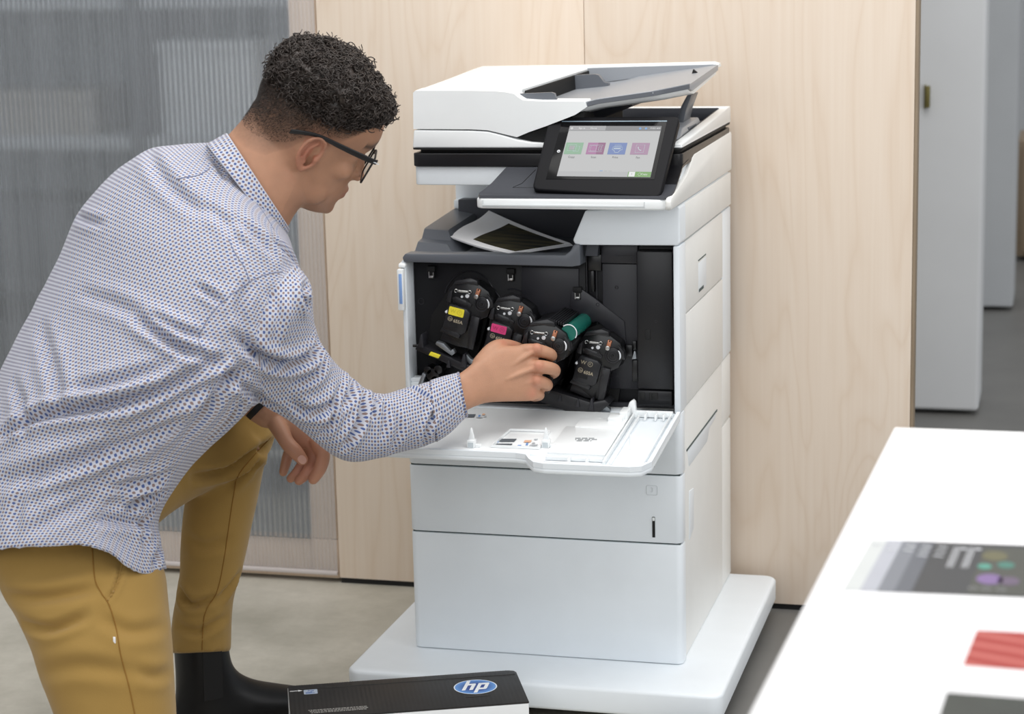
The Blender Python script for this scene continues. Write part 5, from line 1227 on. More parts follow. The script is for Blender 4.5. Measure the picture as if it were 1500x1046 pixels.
def uv_at(pc, p):
    T, vs, tris, uvs, per = PCS[pc]; loc, no, idx, d = T.find_nearest(Vector(p)); t = tris[idx]; w = uvs[idx]
    q = barycentric_transform(loc, Vector(vs[t[0]]), Vector(vs[t[1]]), Vector(vs[t[2]]), Vector((*w[0], 0)), Vector((*w[1], 0)), Vector((*w[2], 0)))
    return q.x, q.y, d
def pattern_uv(me):
    co = coords(me); N = len(co); du = np.zeros((3, N, 3))
    for k in range(3):
        for i in range(N): du[k, i] = uv_at(k, co[i])
    ul = me.uv_layers.new(name='UVMap'); data = np.zeros((len(me.loops), 2))
    for p in me.polygons:
        vi = list(p.vertices); c = co[vi].mean(0); ds = du[:, vi, 2].mean(1); k = 0
        if ds[1] < ds[0]+0.004 and np.dot(c-AP0, AN) > 0.0 and proj(c)[2] < 3.45: k = 1
        if ds[2] < min(ds[0], ds[1]) and proj(c)[2] > 3.2: k = 2
        uu = du[k, vi, :2].copy(); per = PCS[k][4]; d = uu[:, 0]-uu[0, 0]; uu[d > per/2, 0] -= per; uu[d < -per/2, 0] += per
        for li, q in zip(p.loop_indices, uu): data[li] = q+np.array((0.31*k, 0.17*k))
    ul.data.foreach_set('uv', data.ravel())
pattern_uv(shirt_me)
def dotted():
    t = NT('dotted_cotton'); uv = t.n('ShaderNodeUVMap'); mp = t.n('ShaderNodeMapping'); s = 1/0.0060; mp.inputs['Scale'].default_value = (s, s, s)
    t.l(uv.outputs[0], mp.inputs[0]); fr_ = t.n('ShaderNodeVectorMath', operation='FRACTION'); fl = t.n('ShaderNodeVectorMath', operation='FLOOR')
    t.l(mp.outputs[0], fr_.inputs[0]); t.l(mp.outputs[0], fl.inputs[0])
    sf = t.n('ShaderNodeSeparateXYZ'); t.l(fr_.outputs[0], sf.inputs[0]); si = t.n('ShaderNodeSeparateXYZ'); t.l(fl.outputs[0], si.inputs[0])
    dx = t.math('ABSOLUTE', t.math('SUBTRACT', sf.outputs[0], .5)); dy = t.math('ABSOLUTE', t.math('SUBTRACT', sf.outputs[1], .5))
    # little lozenges with softened corners
    d = t.math('ADD', t.math('POWER', dx, 1.5), t.math('POWER', dy, 1.5)); inside = t.math('LESS_THAN', d, 0.222)
    par = t.math('PINGPONG', t.math('ADD', si.outputs[0], si.outputs[1]), 1.0)
    dot = t.mix(t.math('GREATER_THAN', par, 0.5), rgb(74, 92, 142), rgb(132, 112, 108))
    tc = t.n('ShaderNodeTexCoord'); n = t.n('ShaderNodeTexNoise', i_Scale=60.0); t.l(tc.outputs['Object'], n.inputs['Vector'])
    base = t.mix(n.outputs[0], rgb(184, 186, 197), rgb(195, 197, 207))
    t.l(t.mix(inside, base, dot), t.b.inputs['Base Color']); t.b.inputs['Roughness'].default_value = 0.85; t.b.inputs['Specular IOR Level'].default_value = 0.2
    t.b.inputs['Sheen Weight'].default_value = 0.15
    w = t.n('ShaderNodeTexNoise', i_Scale=420.0, i_Detail=2.0); t.l(tc.outputs['Object'], w.inputs['Vector']); t.bump(w.outputs[0], 0.15, 0.0006)
    return t.m
M['shirt'] = dotted()
shirt = link('shirt', shirt_me, M['shirt'], PS, 0)

# collar: a folded band standing round the neck
def band_uv(rings, name, mat, parent, th=0.0016, closed=True, off=(0, 0)):
    R = np.array(rings); m, n = R.shape[:2]; me = bpy.data.meshes.new(name); vs = R.reshape(-1, 3); fs = []; uv = []
    ln = np.linalg.norm(np.roll(R, -1, 1)-R, axis=2); u = np.concatenate([np.zeros((m, 1)), np.cumsum(ln, 1)], 1); v = np.concatenate([[0], np.cumsum(np.linalg.norm(R[1:]-R[:-1], axis=2).mean(1))])
    for i in range(m-1):
        for j in range(n if closed else n-1):
            fs.append((i*n+j, i*n+(j+1) % n, (i+1)*n+(j+1) % n, (i+1)*n+j)); uv += [(u[m//2, j], v[i]), (u[m//2, j+1], v[i]), (u[m//2, j+1], v[i+1]), (u[m//2, j], v[i+1])]
    me.from_pydata([tuple(p) for p in vs], [], fs); ul = me.uv_layers.new(name='UVMap')
    for k, q in enumerate(uv): ul.data[k].uv = (q[0]+off[0], q[1]+off[1])
    o = link(name, me, mat, parent, 0); s = o.modifiers.new('thickness', 'SOLIDIFY'); s.thickness = th; s.offset = -1; return o
cr = [ringpx((334, 199), (421, 334), 3.135, 0, .80, 48), ringpx((333, 196), (424, 334), 3.135, 0, .84, 48), ringpx((326, 199), (422, 340), 3.135, 0, .88, 48), ringpx((314, 206), (417, 346), 3.135, 0, .93, 48), ringpx((303, 212), (410, 349), 3.135, 0, .98, 48)]
band_uv(smooth_rings(cr, 4), 'collar', M['shirt'], shirt)
# cuff
cf_ = [ringpx((640, 647.5), (630, 557), 3.325, 0, .97, 40), ringpx((660, 634), (649, 551), 3.345, 0, .97, 40), ringpx((683, 611), (670, 546), 3.368, 0, .97, 40), ringpx((683.5, 611.5), (670.5, 546), 3.3685, 0, .96, 40), ringpx((680, 607), (668, 550), 3.366, 0, .85, 40), ringpx((668, 620), (656, 560), 3.352, 0, .8, 40)]
band_uv(smooth_rings(cf_, 3), 'cuff', M['shirt'], shirt, 0.0012, True, (0.4, 0.2))
# stitched seams
seam_m = plain('seam_thread', rgb(120, 126, 150), 0.9)
def seam(pts, r=0.0007, k=10, nm='seam', mat=None, tree=None, par=None):
    L = trace(tree or tree1, pts, k, 0.0002)
    if len(L) > 2: b = MB(); b.tube([tuple(p) for p in L], r, 5); return b.build(nm, mat or seam_m, par or shirt)
seam([(414, 398), (390, 402), (366, 413), (328, 441), (303, 470), (291, 498), (302, 517)])
seam([(307, 247), (297, 254), (286, 258), (272, 260), (259, 263)], 0.0011)
seam([(366, 413), (358, 392), (345, 372), (334, 350)], 0.0006); seam([(340, 250), (362, 280), (385, 310), (402, 338)], 0.0005)
# ---- body under the clothes, arms, hands
solid(body, smooth_rings(shrink(tor[2:], 0.78), 3))
solid(body, smooth_rings(shrink(slv, 0.52)[:-2]+[ringpx((679, 603), (667, 551), 3.36, 0, .82, 40), ringpx((684, 600), (671, 550), 3.368, 0, .80, 40)], 3))
solid(body, rtube([dep(262, 285, 3.22), dep(300, 400, 3.34), dep(318, 500, 3.40), dep(345, 552, 3.36), dep(374, 586, 3.315), dep(392, 603, 3.305)], [.05, .048, .043, .037, .031, .027], 5, 20))
# right hand: back of the hand towards us, fingers closing round the cartridge
RH = [((684, 601), (670, 549), 3.366, .70), ((697, 595), (683, 540), 3.376, .66), ((714, 590), (702, 524), 3.386, .58), ((738, 588.5), (729, 508), 3.398, .45), ((764, 588), (757, 506), 3.408, .38), ((780, 587), (775, 504.5), 3.415, .33), ((791, 583), (788, 507), 3.424, .26)]
solid(body, smooth_rings([ringpx(a, b, d, 0, r, 28, 2.5) for a, b, d, r in RH], 4))
def finger(js, rs): solid(body, rtube([dep(*j) for j in js], rs, 5, 16))
finger([(768, 513, 3.410), (788, 513.5, 3.411), (806, 519, 3.424), (806, 524, 3.452), (794, 528, 3.474), (784, 530, 3.478)], [.95*.0115, .95*.0118, .95*.0108, .95*.0100, .95*.0090, .95*.0078])
finger([(770, 537, 3.408), (791, 537, 3.405), (810.5, 541, 3.418), (811, 546, 3.449), (800, 550, 3.472), (789, 551, 3.477)], [.95*.0118, .95*.0122, .95*.0112, .95*.0103, .95*.0092, .95*.0080])
finger([(768, 558, 3.411), (786, 558, 3.410), (800, 562, 3.424), (801, 566, 3.451), (792, 569, 3.470), (782, 569, 3.474)], [.95*.0110, .95*.0115, .95*.0104, .95*.0096, .95*.0086, .95*.0076])
finger([(764, 576, 3.415), (778, 576, 3.416), (789, 577.5, 3.428), (790, 580, 3.448), (783, 582, 3.464), (775, 581, 3.468)], [.95*.0100, .95*.0102, .95*.0092, .95*.0086, .95*.0078, .95*.0070])
finger([(706, 534, 3.390), (722, 514, 3.402), (735, 506.5, 3.420), (753, 509, 3.448), (772, 515, 3.472)], [.017, .0150, .0118, .0112, .0088])
for (px, py, d, r) in ((786, 511.5, 3.4065, .0105), (789, 536.5, 3.401, .011), (785, 557.5, 3.4055, .0102), (778, 575.5, 3.412, .009)): solid(body, blob(dep(px, py, d), CR*r, CU*r, CF*r))
for (a, b_) in (((786, 512, 3.404), (712, 560, 3.376)), ((788, 537, 3.399), (708, 570, 3.374)), ((784, 558, 3.404), (708, 580, 3.376))):   # tendons
    solid(body, rtube([dep(*a), dep((a[0]+b_[0])/2, (a[1]+b_[1])/2, (a[2]+b_[2])/2-.0012), dep(*b_)], [.0046, .0036, .0024], 5, 10))
# left hand: hanging loosely over the knee, palm half towards us
LH = [((384, 617), (408, 590), 3.305, .80), ((400, 634), (430, 606), 3.308, .74), ((419, 652), (455, 622), 3.312, .62), ((430, 662), (473, 645), 3.314, .48)]
solid(body, smooth_rings([ringpx(a, b, d, 0, r, 24, 2.3) for a, b, d, r in LH], 4))
finger([(464, 648, 3.302), (473, 666, 3.296), (469, 686, 3.290), (459, 702, 3.293)], [.0120, .0116, .0108, .0088])
finger([(456, 652, 3.312), (459, 671, 3.311), (450, 692, 3.305), (438, 704, 3.307)], [.0110, .0106, .0097, .0081])
finger([(446, 654, 3.324), (446, 674, 3.326), (436, 691, 3.322), (426, 701, 3.323)], [.0102, .0098, .0089, .0074])
finger([(430, 648, 3.338), (423, 664, 3.344), (418, 681, 3.342), (415, 692, 3.341)], [.0098, .0092, .0084, .0070])
finger([(402, 616, 3.297), (412, 633, 3.287), (421, 649, 3.279), (432, 661, 3.275), (443, 673.5, 3.276)], [.0150, .0138, .0122, .0122, .0096])

# ---- trousers
RLEG = [((-62, 742), (214, 752), 3.13, .72), ((-40, 795), (224, 795), 3.105, .74), ((-8, 842), (241, 838), 3.075, .74), ((8, 872), (245, 872), 3.06, .76), ((27, 905), (248, 905), 3.05, .80), ((45, 946), (252, 946), 3.04, .86), ((62, 995), (255, 995), 3.035, .90), ((81, 1046), (258, 1046), 3.03, .95), ((98, 1100), (262, 1100), 3.025, .98), ((112, 1150), (266, 1150), 3.02, 1.0), ((124, 1192), (258, 1188), 3.02, .95)]
rl = [ringpx(a, b, d, 0, r, 40, 2.2) for a, b, d, r in RLEG]
tr_ = MB(); solid(tr_, smooth_rings(rl, 4))
LLEG_T = [((20, 640), (190, 810), 3.26, .8), ((120, 600), (240, 760), 3.32, .85), ((230, 575), (300, 722), 3.40, .95), ((300, 578), (348, 700), 3.44, 1.0), ((345, 590), (392, 680), 3.455, 1.0)]
solid(tr_, smooth_rings([ringpx(a, b, d, 0, r, 36, 2.1) for a, b, d, r in LLEG_T], 4))
LLEG_S = [((300, 590), (398, 600), 3.455, 1.0), ((288, 640), (402, 632), 3.46, 1.0), ((280, 699), (390, 672), 3.47, 1.0), ((270, 742), (381, 713), 3.48, 1.0), ((266, 792), (368, 775), 3.485, .98), ((263, 850), (354, 836), 3.49, .95), ((253, 904), (341, 885), 3.495, .98), ((249, 957), (338.5, 955), 3.50, 1.05)]
ls = [ringpx(a, b, d, 0, r, 36, 2.1) for a, b, d, r in LLEG_S]
solid(tr_, smooth_rings(ls, 4))
# pelvis
solid(tr_, smooth_rings([ringpx((-70, 690), (195, 752), 3.16, 55, .7, 40), ringpx((-66, 740), (205, 780), 3.15, 58, .72, 40), ringpx((-40, 800), (200, 800), 3.14, 60, .75, 40)], 4))
# right shin, folded back along the floor beyond the frame
kn = dep(190, 1172, 3.02); FD = np.array([CR[0]*0.95+CF[0]*0.3, CR[1]*0.95+CF[1]*0.3, 0]); FD /= np.linalg.norm(FD)
k0 = np.array([kn[0], kn[1], 0.085]); ank = k0-FD*0.40+np.array([0, 0, -0.012])
solid(tr_, rtube([k0+FD*0.012, k0-FD*0.1, k0-FD*0.22, ank], [.083, .078, .07, .055], 5, 28))
trm = remesh(tr_, 0.0055, 6); tt0 = bvh(trm); wobble(trm, 0.0016, 14.0)
folds(trm, tt0, [([(37, 915), (75, 921), (125, 903)], .005, .009), ([(4, 871), (60, 876), (140, 862)], .005, .011), ([(150, 905), (190, 925), (240, 918)], .003, .012), ([(60, 985), (120, 975), (190, 985)], .003, .014),
  ([(283, 697), (325, 692), (362, 671), (398, 646)], .008, .010), ([(330, 716), (362, 690), (385, 668)], .004, .009), ([(262, 862), (279, 886), (311, 877)], .006, .008), ([(318, 880), (335, 862), (350, 840)], .004, .008), ([(262, 918), (290, 925), (330, 905)], .004, .009), ([(275, 790), (300, 800), (330, 792)], .003, .013),
  ([(178, 826), (170, 857), (158, 878)], .003, .004), ([(250, 985), (225, 990), (200, 983)], .003, .011)])
tt1 = bvh(trm)
def twill():
    t = NT('mustard_twill'); tc = t.n('ShaderNodeTexCoord'); n = t.n('ShaderNodeTexNoise', i_Scale=8.0, i_Detail=4.0); t.l(tc.outputs['Object'], n.inputs['Vector'])
    t.l(t.mix(n.outputs[0], rgb(148, 117, 60), rgb(163, 132, 74)), t.b.inputs['Base Color']); t.b.inputs['Roughness'].default_value = 0.85; t.b.inputs['Specular IOR Level'].default_value = 0.2; t.b.inputs['Sheen Weight'].default_value = 0.2
    w = t.n('ShaderNodeTexNoise', i_Scale=500.0, i_Detail=2.0); t.l(tc.outputs['Object'], w.inputs['Vector']); t.bump(w.outputs[0], 0.25, 0.0008); return t.m
M['twill'] = twill(); trousers = link('trousers', trm, M['twill'], PS, 0)
sm2 = plain('mustard_thread', rgb(136, 98, 38), 0.9)
seam([(135, 803), (139, 848), (148, 868), (160, 887), (170, 920), (177, 960), (190, 1010), (200, 1060)], 0.0010, 10, 'side_seam', sm2, tt1, trousers)
seam([(180, 824), (171, 857), (158, 880)], 0.0016, 10, 'pocket_welt', M['twill'], tt1, trousers)
seam([(397, 640), (352, 692), (342, 727), (328, 820), (318, 866), (300, 900), (296, 952)], 0.0010, 10, 'side_seam', sm2, tt1, trousers)
seam([(252, 947), (296, 950), (337, 946)], 0.0007, 8, 'hem_stitch', sm2, tt1, trousers)
q = hit(tt1, 167.5, 938, 0.001)
b = MB(); b.box(-.0018, .0018, -.0008, .0008, -.0048, .0048, .0005, mat=Matrix.Translation(Vector(q))); b.build('side_tag', M['paper'], trousers)
# belt glimpsed under the shirt front, dark band at the left wrist
b = MB(); wr = ringpx((362, 607), (398, 569), 3.312, 0, 1.08, 28); wr2 = ringpx((369, 613), (405, 576), 3.310, 0, 1.08, 28)
solid(b, [shrink([wr], .8)[0], shrink([wr], 1.12)[0], shrink([wr2], 1.12)[0], shrink([wr2], .8)[0]]); wb_ = b.build('wristband', plain('black_strap', rgb(24, 24, 26), 0.6), None)
tag(wb_, 'black band round the left wrist that hangs over the knee', 'wristband')

# ---- boots
def boot(rings, name, gus=None):
    b = MB(); solid(b, smooth_rings(rings, 4)); me = remesh(b, 0.0045, 5); o = link(name, me, M['leather'], PS, 0); return o
M['leather'] = plain('black_leather', rgb(19, 19, 21), 0.38, grain=0.2, scale=260.0, spec=0.28)
M['elastic'] = plain('black_elastic', rgb(16, 16, 18), 0.8)
sole_c = at(300, 1082, 'z', 0.0); fd = at(420, 1058, 'z', 0.0)-sole_c; fd /= np.linalg.norm(fd); sd_ = np.array([-fd[1], fd[0], 0])
ac = (dep(251, 945, 3.50)+dep(338, 945, 3.50))/2; h0 = ac-np.array([0, 0, ac[2]])
def bring(x0, x1, w, z, tilt=0.0, n=32):      # horizontal ring from heel x0 to front x1 along the foot, half width w
    c = h0+fd*(x0+x1)/2; th = np.linspace(0, 2*PI, n, endpoint=False)
    return np.array([c+fd*(x1-x0)/2*math.copysign(abs(math.cos(t))**.9, math.cos(t))+sd_*w*math.sin(t)*(1-0.12*math.cos(t))+np.array([0, 0, z+tilt*math.cos(t)]) for t in th])
bt = [bring(-.052, .205, .040, .012), bring(-.054, .212, .044, .022), bring(-.055, .208, .045, .036), bring(-.054, .182, .043, .050), bring(-.052, .140, .040, .064), bring(-.049, .098, .039, .079), bring(-.047, .068, .040, .098), bring(-.046, .053, .042, .12), bring(-.046, .048, .043, .15), bring(-.046, .047, .043, .18)]
lb = boot(bt, 'boot')
b = MB(); P = [bring(-.052, .206, .041, z) for z in (0.0, .011)]; b.loft([p.tolist() for p in P]); b.build('sole', M['elastic'], lb)
b = MB(); rg = [[tuple(h0+fd*x+sd_*-(w+.0012)+np.array([0, 0, z])) for x in (-.012, .004, .022)] for z, w in ((.165, .0435), (.14, .0432), (.115, .0405), (.09, .0385), (.075, .038))]
for r in rg: r += [tuple(Vector(p)+Vector(sd_)*0.004) for p in r[::-1]]
b.loft(rg); b.build('elastic_gusset', M['elastic'], lb)
b = MB(); b.tube([tuple(h0+fd*x+sd_*math.copysign(.0, 1)+np.array([0, 0, .172])) for x in (-.053, -.056, -.053)], .003, 6); b.build('pull_tab', M['elastic'], lb)
def rb(s, w, h, z): th = np.linspace(0, 2*PI, 28, endpoint=False); c = ank-FD*s; sdd = np.array([-FD[1], FD[0], 0]); return np.array([np.array([c[0], c[1], z])+sdd*w*math.sin(t)+np.array([0, 0, h*math.cos(t)]) for t in th])
rbt = boot([rb(-.08, .042, .042, .072), rb(-.03, .043, .042, .072), rb(.02, .042, .046, .074), rb(.06, .040, .06, .078)], 'boot')
b2 = MB()
fr2 = [np.array([ank-FD*(.055+.05*math.cos(t)*(1 if z > .05 else 1.0))+np.array([0, 0, z-ank[2]])+np.array([-FD[1], FD[0], 0])*w*math.sin(t) for t in np.linspace(0, 2*PI, 24, endpoint=False)]) for z, w in ((.004, .036), (.02, .044), (.05, .043), (.09, .04), (.118, .034), (.124, .02))]
solid(b2, fr2); b2.build('boot_foot', M['leather'], rbt, 60)

# ---- finish the body as one surface
solid(body, smooth_rings(shrink(rl, 0.72), 3)); solid(body, smooth_rings(shrink([ringpx(a, b_, d, 0, r, 36) for a, b_, d, r in LLEG_T], .7), 3)); solid(body, smooth_rings(shrink(ls, 0.7), 3))
solid(body, rtube([k0, k0-FD*.2, ank-FD*.05], [.055, .05, .036], 5, 20)); solid(body, rtube([dep(293, 930, 3.50), h0+np.array([0, 0, .07]), h0+fd*.12+np.array([0, 0, .03])], [.034, .033, .024], 5, 16))
bm_ = remesh(body, 0.0021, 3, 0.45)
# soften the cheek, jaw and neck so the features flow into one another
co = coords(bm_); lf, ll, lz = hloc(co)
wgt = ((np.abs(lf) < .2) & (np.abs(ll) < .14) & (lz > -.24) & (lz < .07)).astype(float)
wgt *= 1-np.exp(-(((lf+.004)/.030)**4+((lz-.003)/.042)**4))*(np.abs(ll) > .066)       # leave the ears
wgt *= 1-0.97*np.exp(-(ll/.021)**4-((lz+.006)/.030)**4)*(lf > .07)                    # the nose
wgt *= 1-0.85*np.exp(-(ll/.026)**4-((lz+.058)/.014)**4)*(lf > .07)                    # the mouth
ed = np.empty(len(bm_.edges)*2, int); bm_.edges.foreach_get('vertices', ed); ed = ed.reshape(-1, 2); deg = np.bincount(ed.ravel(), minlength=len(co))[:, None]
for _ in range(45):
    sm_ = np.stack([np.bincount(ed[:, 0], co[ed[:, 1], k], len(co))+np.bincount(ed[:, 1], co[ed[:, 0], k], len(co)) for k in range(3)], 1)/np.maximum(deg, 1)
    co += (sm_-co)*(0.55*wgt)[:, None]
setco(bm_, co)
# skin tone, lips, nails and the cropped fade are real colour differences of the skin
co = coords(bm_); lf, ll, lz = hloc(co)
col = np.tile(np.array([lin(180), lin(135), lin(108)]), (len(co), 1))
isfar = (np.abs(lf) < .16) & (np.abs(ll) < .12) & (lz > -.13) & (lz < .16)
red = np.array([lin(178), lin(112), lin(92)]); lips = np.array([lin(160), lin(104), lin(92)]); dark = np.array([lin(48), lin(42), lin(39)])
def blend(c, k): global col; col = col*(1-k[:, None])+c*k[:, None]
ear = np.exp(-(((lf+.005)/.024)**2+((lz-.002)/.034)**2))*(np.abs(ll) > .073)*isfar; blend(red, 0.75*ear)
lp = np.exp(-(((lz+.057)/.008)**2+((np.abs(ll))/.022)**4))*(lf > .078)*isfar; blend(lips, 0.7*lp)
def hairlow(f):            # lower edge of the cropped sides, and where it becomes full
    z0 = np.interp(f, [-.12, -.09, -.06, -.035, -.015, .012, .03, .045, .055, .065, .08, .1], [-.046, -.044, -.036, -.012, .026, .033, .040, .054, .066, .085, .097, .100])
    z1 = np.interp(f, [-.12, -.06, -.02, .02, .045, .055, .065, .08], [.045, .058, .070, .073, .074, .08, .092, .104]); return z0, np.maximum(z1, z0+.012)
z0, z1 = hairlow(lf); nz = np.array([noise.noise(Vector(p)*260) for p in co[isfar]]) if isfar.any() else 0
st_ = np.clip((lz-z0)/(z1-z0), 0, 1)*isfar; st_ = st_**0.55
st_[isfar] = np.clip(st_[isfar]*(1+0.25*nz), 0, 1); blend(dark, 0.93*st_)
brw = np.exp(-(((lz-.046-.10*(np.abs(ll)-.03)*(-1))/.0055)**2))*(lf > .06)*(np.abs(ll) > .014)*(np.abs(ll) < .052)*isfar; blend(dark, 0.8*brw)
sv = np.exp(-((lz+.085)/.03)**2)*(lf > .0)*isfar; blend(np.array([lin(150), lin(112), lin(92)]), 0.35*sv)
lh = np.exp(-(np.linalg.norm(co-dep(440, 680, 3.30), axis=1)/.045)**2); blend(np.array([lin(176), lin(108), lin(90)]), .55*lh)
for (px, py, d, r) in ((786, 508, 3.40, .012), (790, 536, 3.39, .012), (786, 557, 3.40, .011), (779, 576, 3.405, .010), (753, 506, 3.43, .012), (736, 503, 3.41, .012)):
    k = np.exp(-(np.linalg.norm(co-dep(px, py, d), axis=1)/r)**2); blend(np.array([lin(200), lin(128), lin(106)]), .5*k)
ca = bm_.color_attributes.new('skin_tone', 'FLOAT_COLOR', 'POINT'); ca.data.foreach_set('color', np.hstack([col, np.ones((len(col), 1))]).astype(np.float32).ravel())
def skin():
    t = NT('skin'); at_ = t.n('ShaderNodeVertexColor'); at_.layer_name = 'skin_tone'; tc = t.n('ShaderNodeTexCoord')
    n = t.n('ShaderNodeTexNoise', i_Scale=45.0, i_Detail=5.0); t.l(tc.outputs['Object'], n.inputs['Vector'])
    mr_ = t.n('ShaderNodeMapRange'); mr_.inputs[3].default_value = 0.86; mr_.inputs[4].default_value = 1.12; t.l(n.outputs[0], mr_.inputs[0])
    mm = t.n('ShaderNodeVectorMath', operation='SCALE'); t.l(at_.outputs[0], mm.inputs[0]); t.l(mr_.outputs[0], mm.inputs[3])
    t.l(mm.outputs[0], t.b.inputs['Base Color']); t.b.inputs['Roughness'].default_value = 0.48; t.b.inputs['Specular IOR Level'].default_value = 0.35
    t.b.inputs['Subsurface Weight'].default_value = 0.12; t.b.inputs['Subsurface Radius'].default_value = (0.012, 0.005, 0.003); t.b.inputs['Subsurface Scale'].default_value = 0.6
    v = t.n('ShaderNodeTexVoronoi', i_Scale=700.0); t.l(tc.outputs['Object'], v.inputs['Vector']); t.bump(v.outputs[0], 0.18, 0.0008); return t.m
M['skin'] = skin(); bodyo = link('body', bm_, M['skin'], PS, 0); tb_ = bvh(bm_)
# finger nails
def nail(px, py, rx, ry, ang):
    c = hit(tb_, px, py, 0.0004)
    if c is None: return
    h = tb_.find_nearest(Vector(c)); nn = np.array(h[1]); a = CR*math.cos(ang)-CU*math.sin(ang); a = a-nn*np.dot(a, nn); a /= np.linalg.norm(a); b2_ = np.cross(nn, a); pts = []
    m = MB(); m.loft([[tuple(c+a*rx*k*math.copysign(abs(math.cos(t))**.8, math.cos(t))+b2_*ry*k*math.copysign(abs(math.sin(t))**.8, math.sin(t))+nn*(o-0.0012*(math.sin(t)**2))) for t in np.linspace(0, 2*PI, 20, endpoint=False)] for k, o in ((1, -.0006), (1, .0004), (.8, .0009), (.3, .0011))]); m.build('nail', plain('nail', rgb(206, 158, 142), 0.3), bodyo)
nail(442.5, 673.5, .0075, .0062, 0.85)
# eyes (hardly seen from here, but they are there)
for s in (-1, 1):
    b = MB(); solid(b, blob(hd(.0655, s*.029, .0165), HF*.0115, HL*.0115, HU*.0085)); e_ = b.build('eye', plain('eye_white', rgb(226, 222, 216), 0.2), bodyo, 0)
    b = MB(); solid(b, blob(hd(.0735, s*.029, .0158), HF*.0038, HL*.0052, HU*.0052)); b.build('iris', plain('brown_iris', rgb(56, 38, 28), 0.15), e_, 0)

# ---- hair: tight curls on top, cropped sides
hairm = NT('dark_curly_hair'); hairm.b.inputs['Base Color'].default_value = rgb(38, 31, 28); hairm.b.inputs['Roughness'].default_value = 0.42; hairm.b.inputs['Specular IOR Level'].default_value = 0.5
hn = hairm.n('ShaderNodeTexNoise', i_Scale=70.0); tcx = hairm.n('ShaderNodeTexCoord'); hairm.l(tcx.outputs['Object'], hn.inputs['Vector']); hairm.l(hairm.mix(hn.outputs[0], rgb(26, 21, 19), rgb(60, 49, 43)), hairm.b.inputs['Base Color'])
def skull(n_):             # random points over the scalp with outward normals
    out = []; no = normals(bm_); idx = np.where(isfar & (lz > -.06))[0]
    for i in rng.choice(idx, n_): out.append((co[i], no[i], lf[i], ll[i], lz[i]))
    return out
def strands(specs, name, sides=4):
    """specs: list of (points, radii) -> one mesh of fine tapered tubes"""
    V = []; Fc = []; th = np.linspace(0, 2*PI, sides, endpoint=False)
    for P, R in specs:
        P = np.asarray(P); m = len(P); T = np.gradient(P, axis=0); T /= np.linalg.norm(T, axis=1)[:, None]+1e-9
        ref = np.where(np.abs(T[:, 2:3]) < .9, np.array([[0, 0, 1.0]]), np.array([[1.0, 0, 0]])); Uu = np.cross(T, ref); Uu /= np.linalg.norm(Uu, axis=1)[:, None]; Ww = np.cross(T, Uu)
        k0_ = len(V); V.extend((P[:, None]+(Uu[:, None]*np.cos(th)[None, :, None]+Ww[:, None]*np.sin(th)[None, :, None])*np.asarray(R)[:, None, None]).reshape(-1, 3).tolist())
        for i in range(m-1):
            for j in range(sides): Fc.append((k0_+i*sides+j, k0_+i*sides+(j+1) % sides, k0_+(i+1)*sides+(j+1) % sides, k0_+(i+1)*sides+j))
    me = bpy.data.meshes.new(name); me.from_pydata(V, [], Fc); return me
# the bulk under the curls: scalp lifted outward where the long hair grows
cap = MB(); CAPR = []
for z, fr_, bk, w, ex in [s for s in secs if s[0] >= .06]:
    th = np.linspace(0, 2*PI, 44, endpoint=False); m = (fr_+bk)*.42; R = []; g = .003+.013*min(1, max(0, (z-.066)/.035)); R = []
    for t in th:
        c, s = math.cos(t), math.sin(t); gg = g*(1 if c < .3 else 1-0.75*(c-.3))
        R.append(hd(m+c*((fr_-m if c > 0 else m-bk)+gg), s*(w+gg), z+.5*gg+0.006*max(0, (z-.09)/.04)+max(0, c-.15)*.034*max(0, min(1, (.112-z)/.05))))
    CAPR.append(np.array(R))
top = CAPR[-1]; CAPR.append(top.mean(0)+(top-top.mean(0))*.45+HU*.005)
solid(cap, smooth_rings(CAPR, 3)); capm = remesh(cap, 0.004, 2); wobble(capm, 0.006, 75.0)
hair = link('hair', capm, hairm.m, PS, 0); ctree = bvh(capm); ccn = normals(capm); ccc = coords(capm)
cf2, cl2, cz2 = hloc(ccc); idx = np.where((cz2 > .061+.50*np.clip(cf2-.026, 0, .08))*(cz2 > .058))[0]
specs = []
for i in rng.choice(idx, 3700):
    p, n_ = ccc[i], ccn[i]; d = n_+rng.normal(size=3)*.55; d /= np.linalg.norm(d); Ln = rng.uniform(.004, .013); turns = rng.uniform(1.4, 2.6); rad = rng.uniform(.0032, .0056); m = 20
    a = np.cross(d, rng.normal(size=3)); a /= np.linalg.norm(a); b_ = np.cross(d, a); t = np.linspace(0, 1, m); ph = rng.uniform(0, 6.28)
    pts = p-n_*.004+np.outer(t, d)*Ln+rad*(np.outer(np.cos(ph+t*turns*6.28), a)+np.outer(np.sin(ph+t*turns*6.28), b_))*np.minimum(1, .4+t*2)[:, None]
    bend = rng.normal(size=3)*.004; pts += np.outer(t**2, bend); specs.append((pts, np.interp(t, [0, .8, 1], [.00095, .0009, .0006])))
link('curls', strands(specs, 'curls', 4), hairm.m, hair, 0)
specs = []
for p, n_, f_, l_, z_ in skull(90000):
    a0, a1 = hairlow(f_); k = np.clip((z_-a0)/(a1-a0), 0, 1)
    if k < .22 or rng.random() > k**.5 or z_ > .09: continue
    d = n_*.55-HU*.5-HF*.35+rng.normal(size=3)*.25; d /= np.linalg.norm(d); Ln = .0012+.0036*k
    specs.append((np.array([p-n_*.0005, p+d*Ln*.5+n_*.0004, p+d*Ln]), (.00018, .00015, .00006)))
link('cropped_sides', strands(specs, 'cropped_sides', 3), hairm.m, hair, 0)

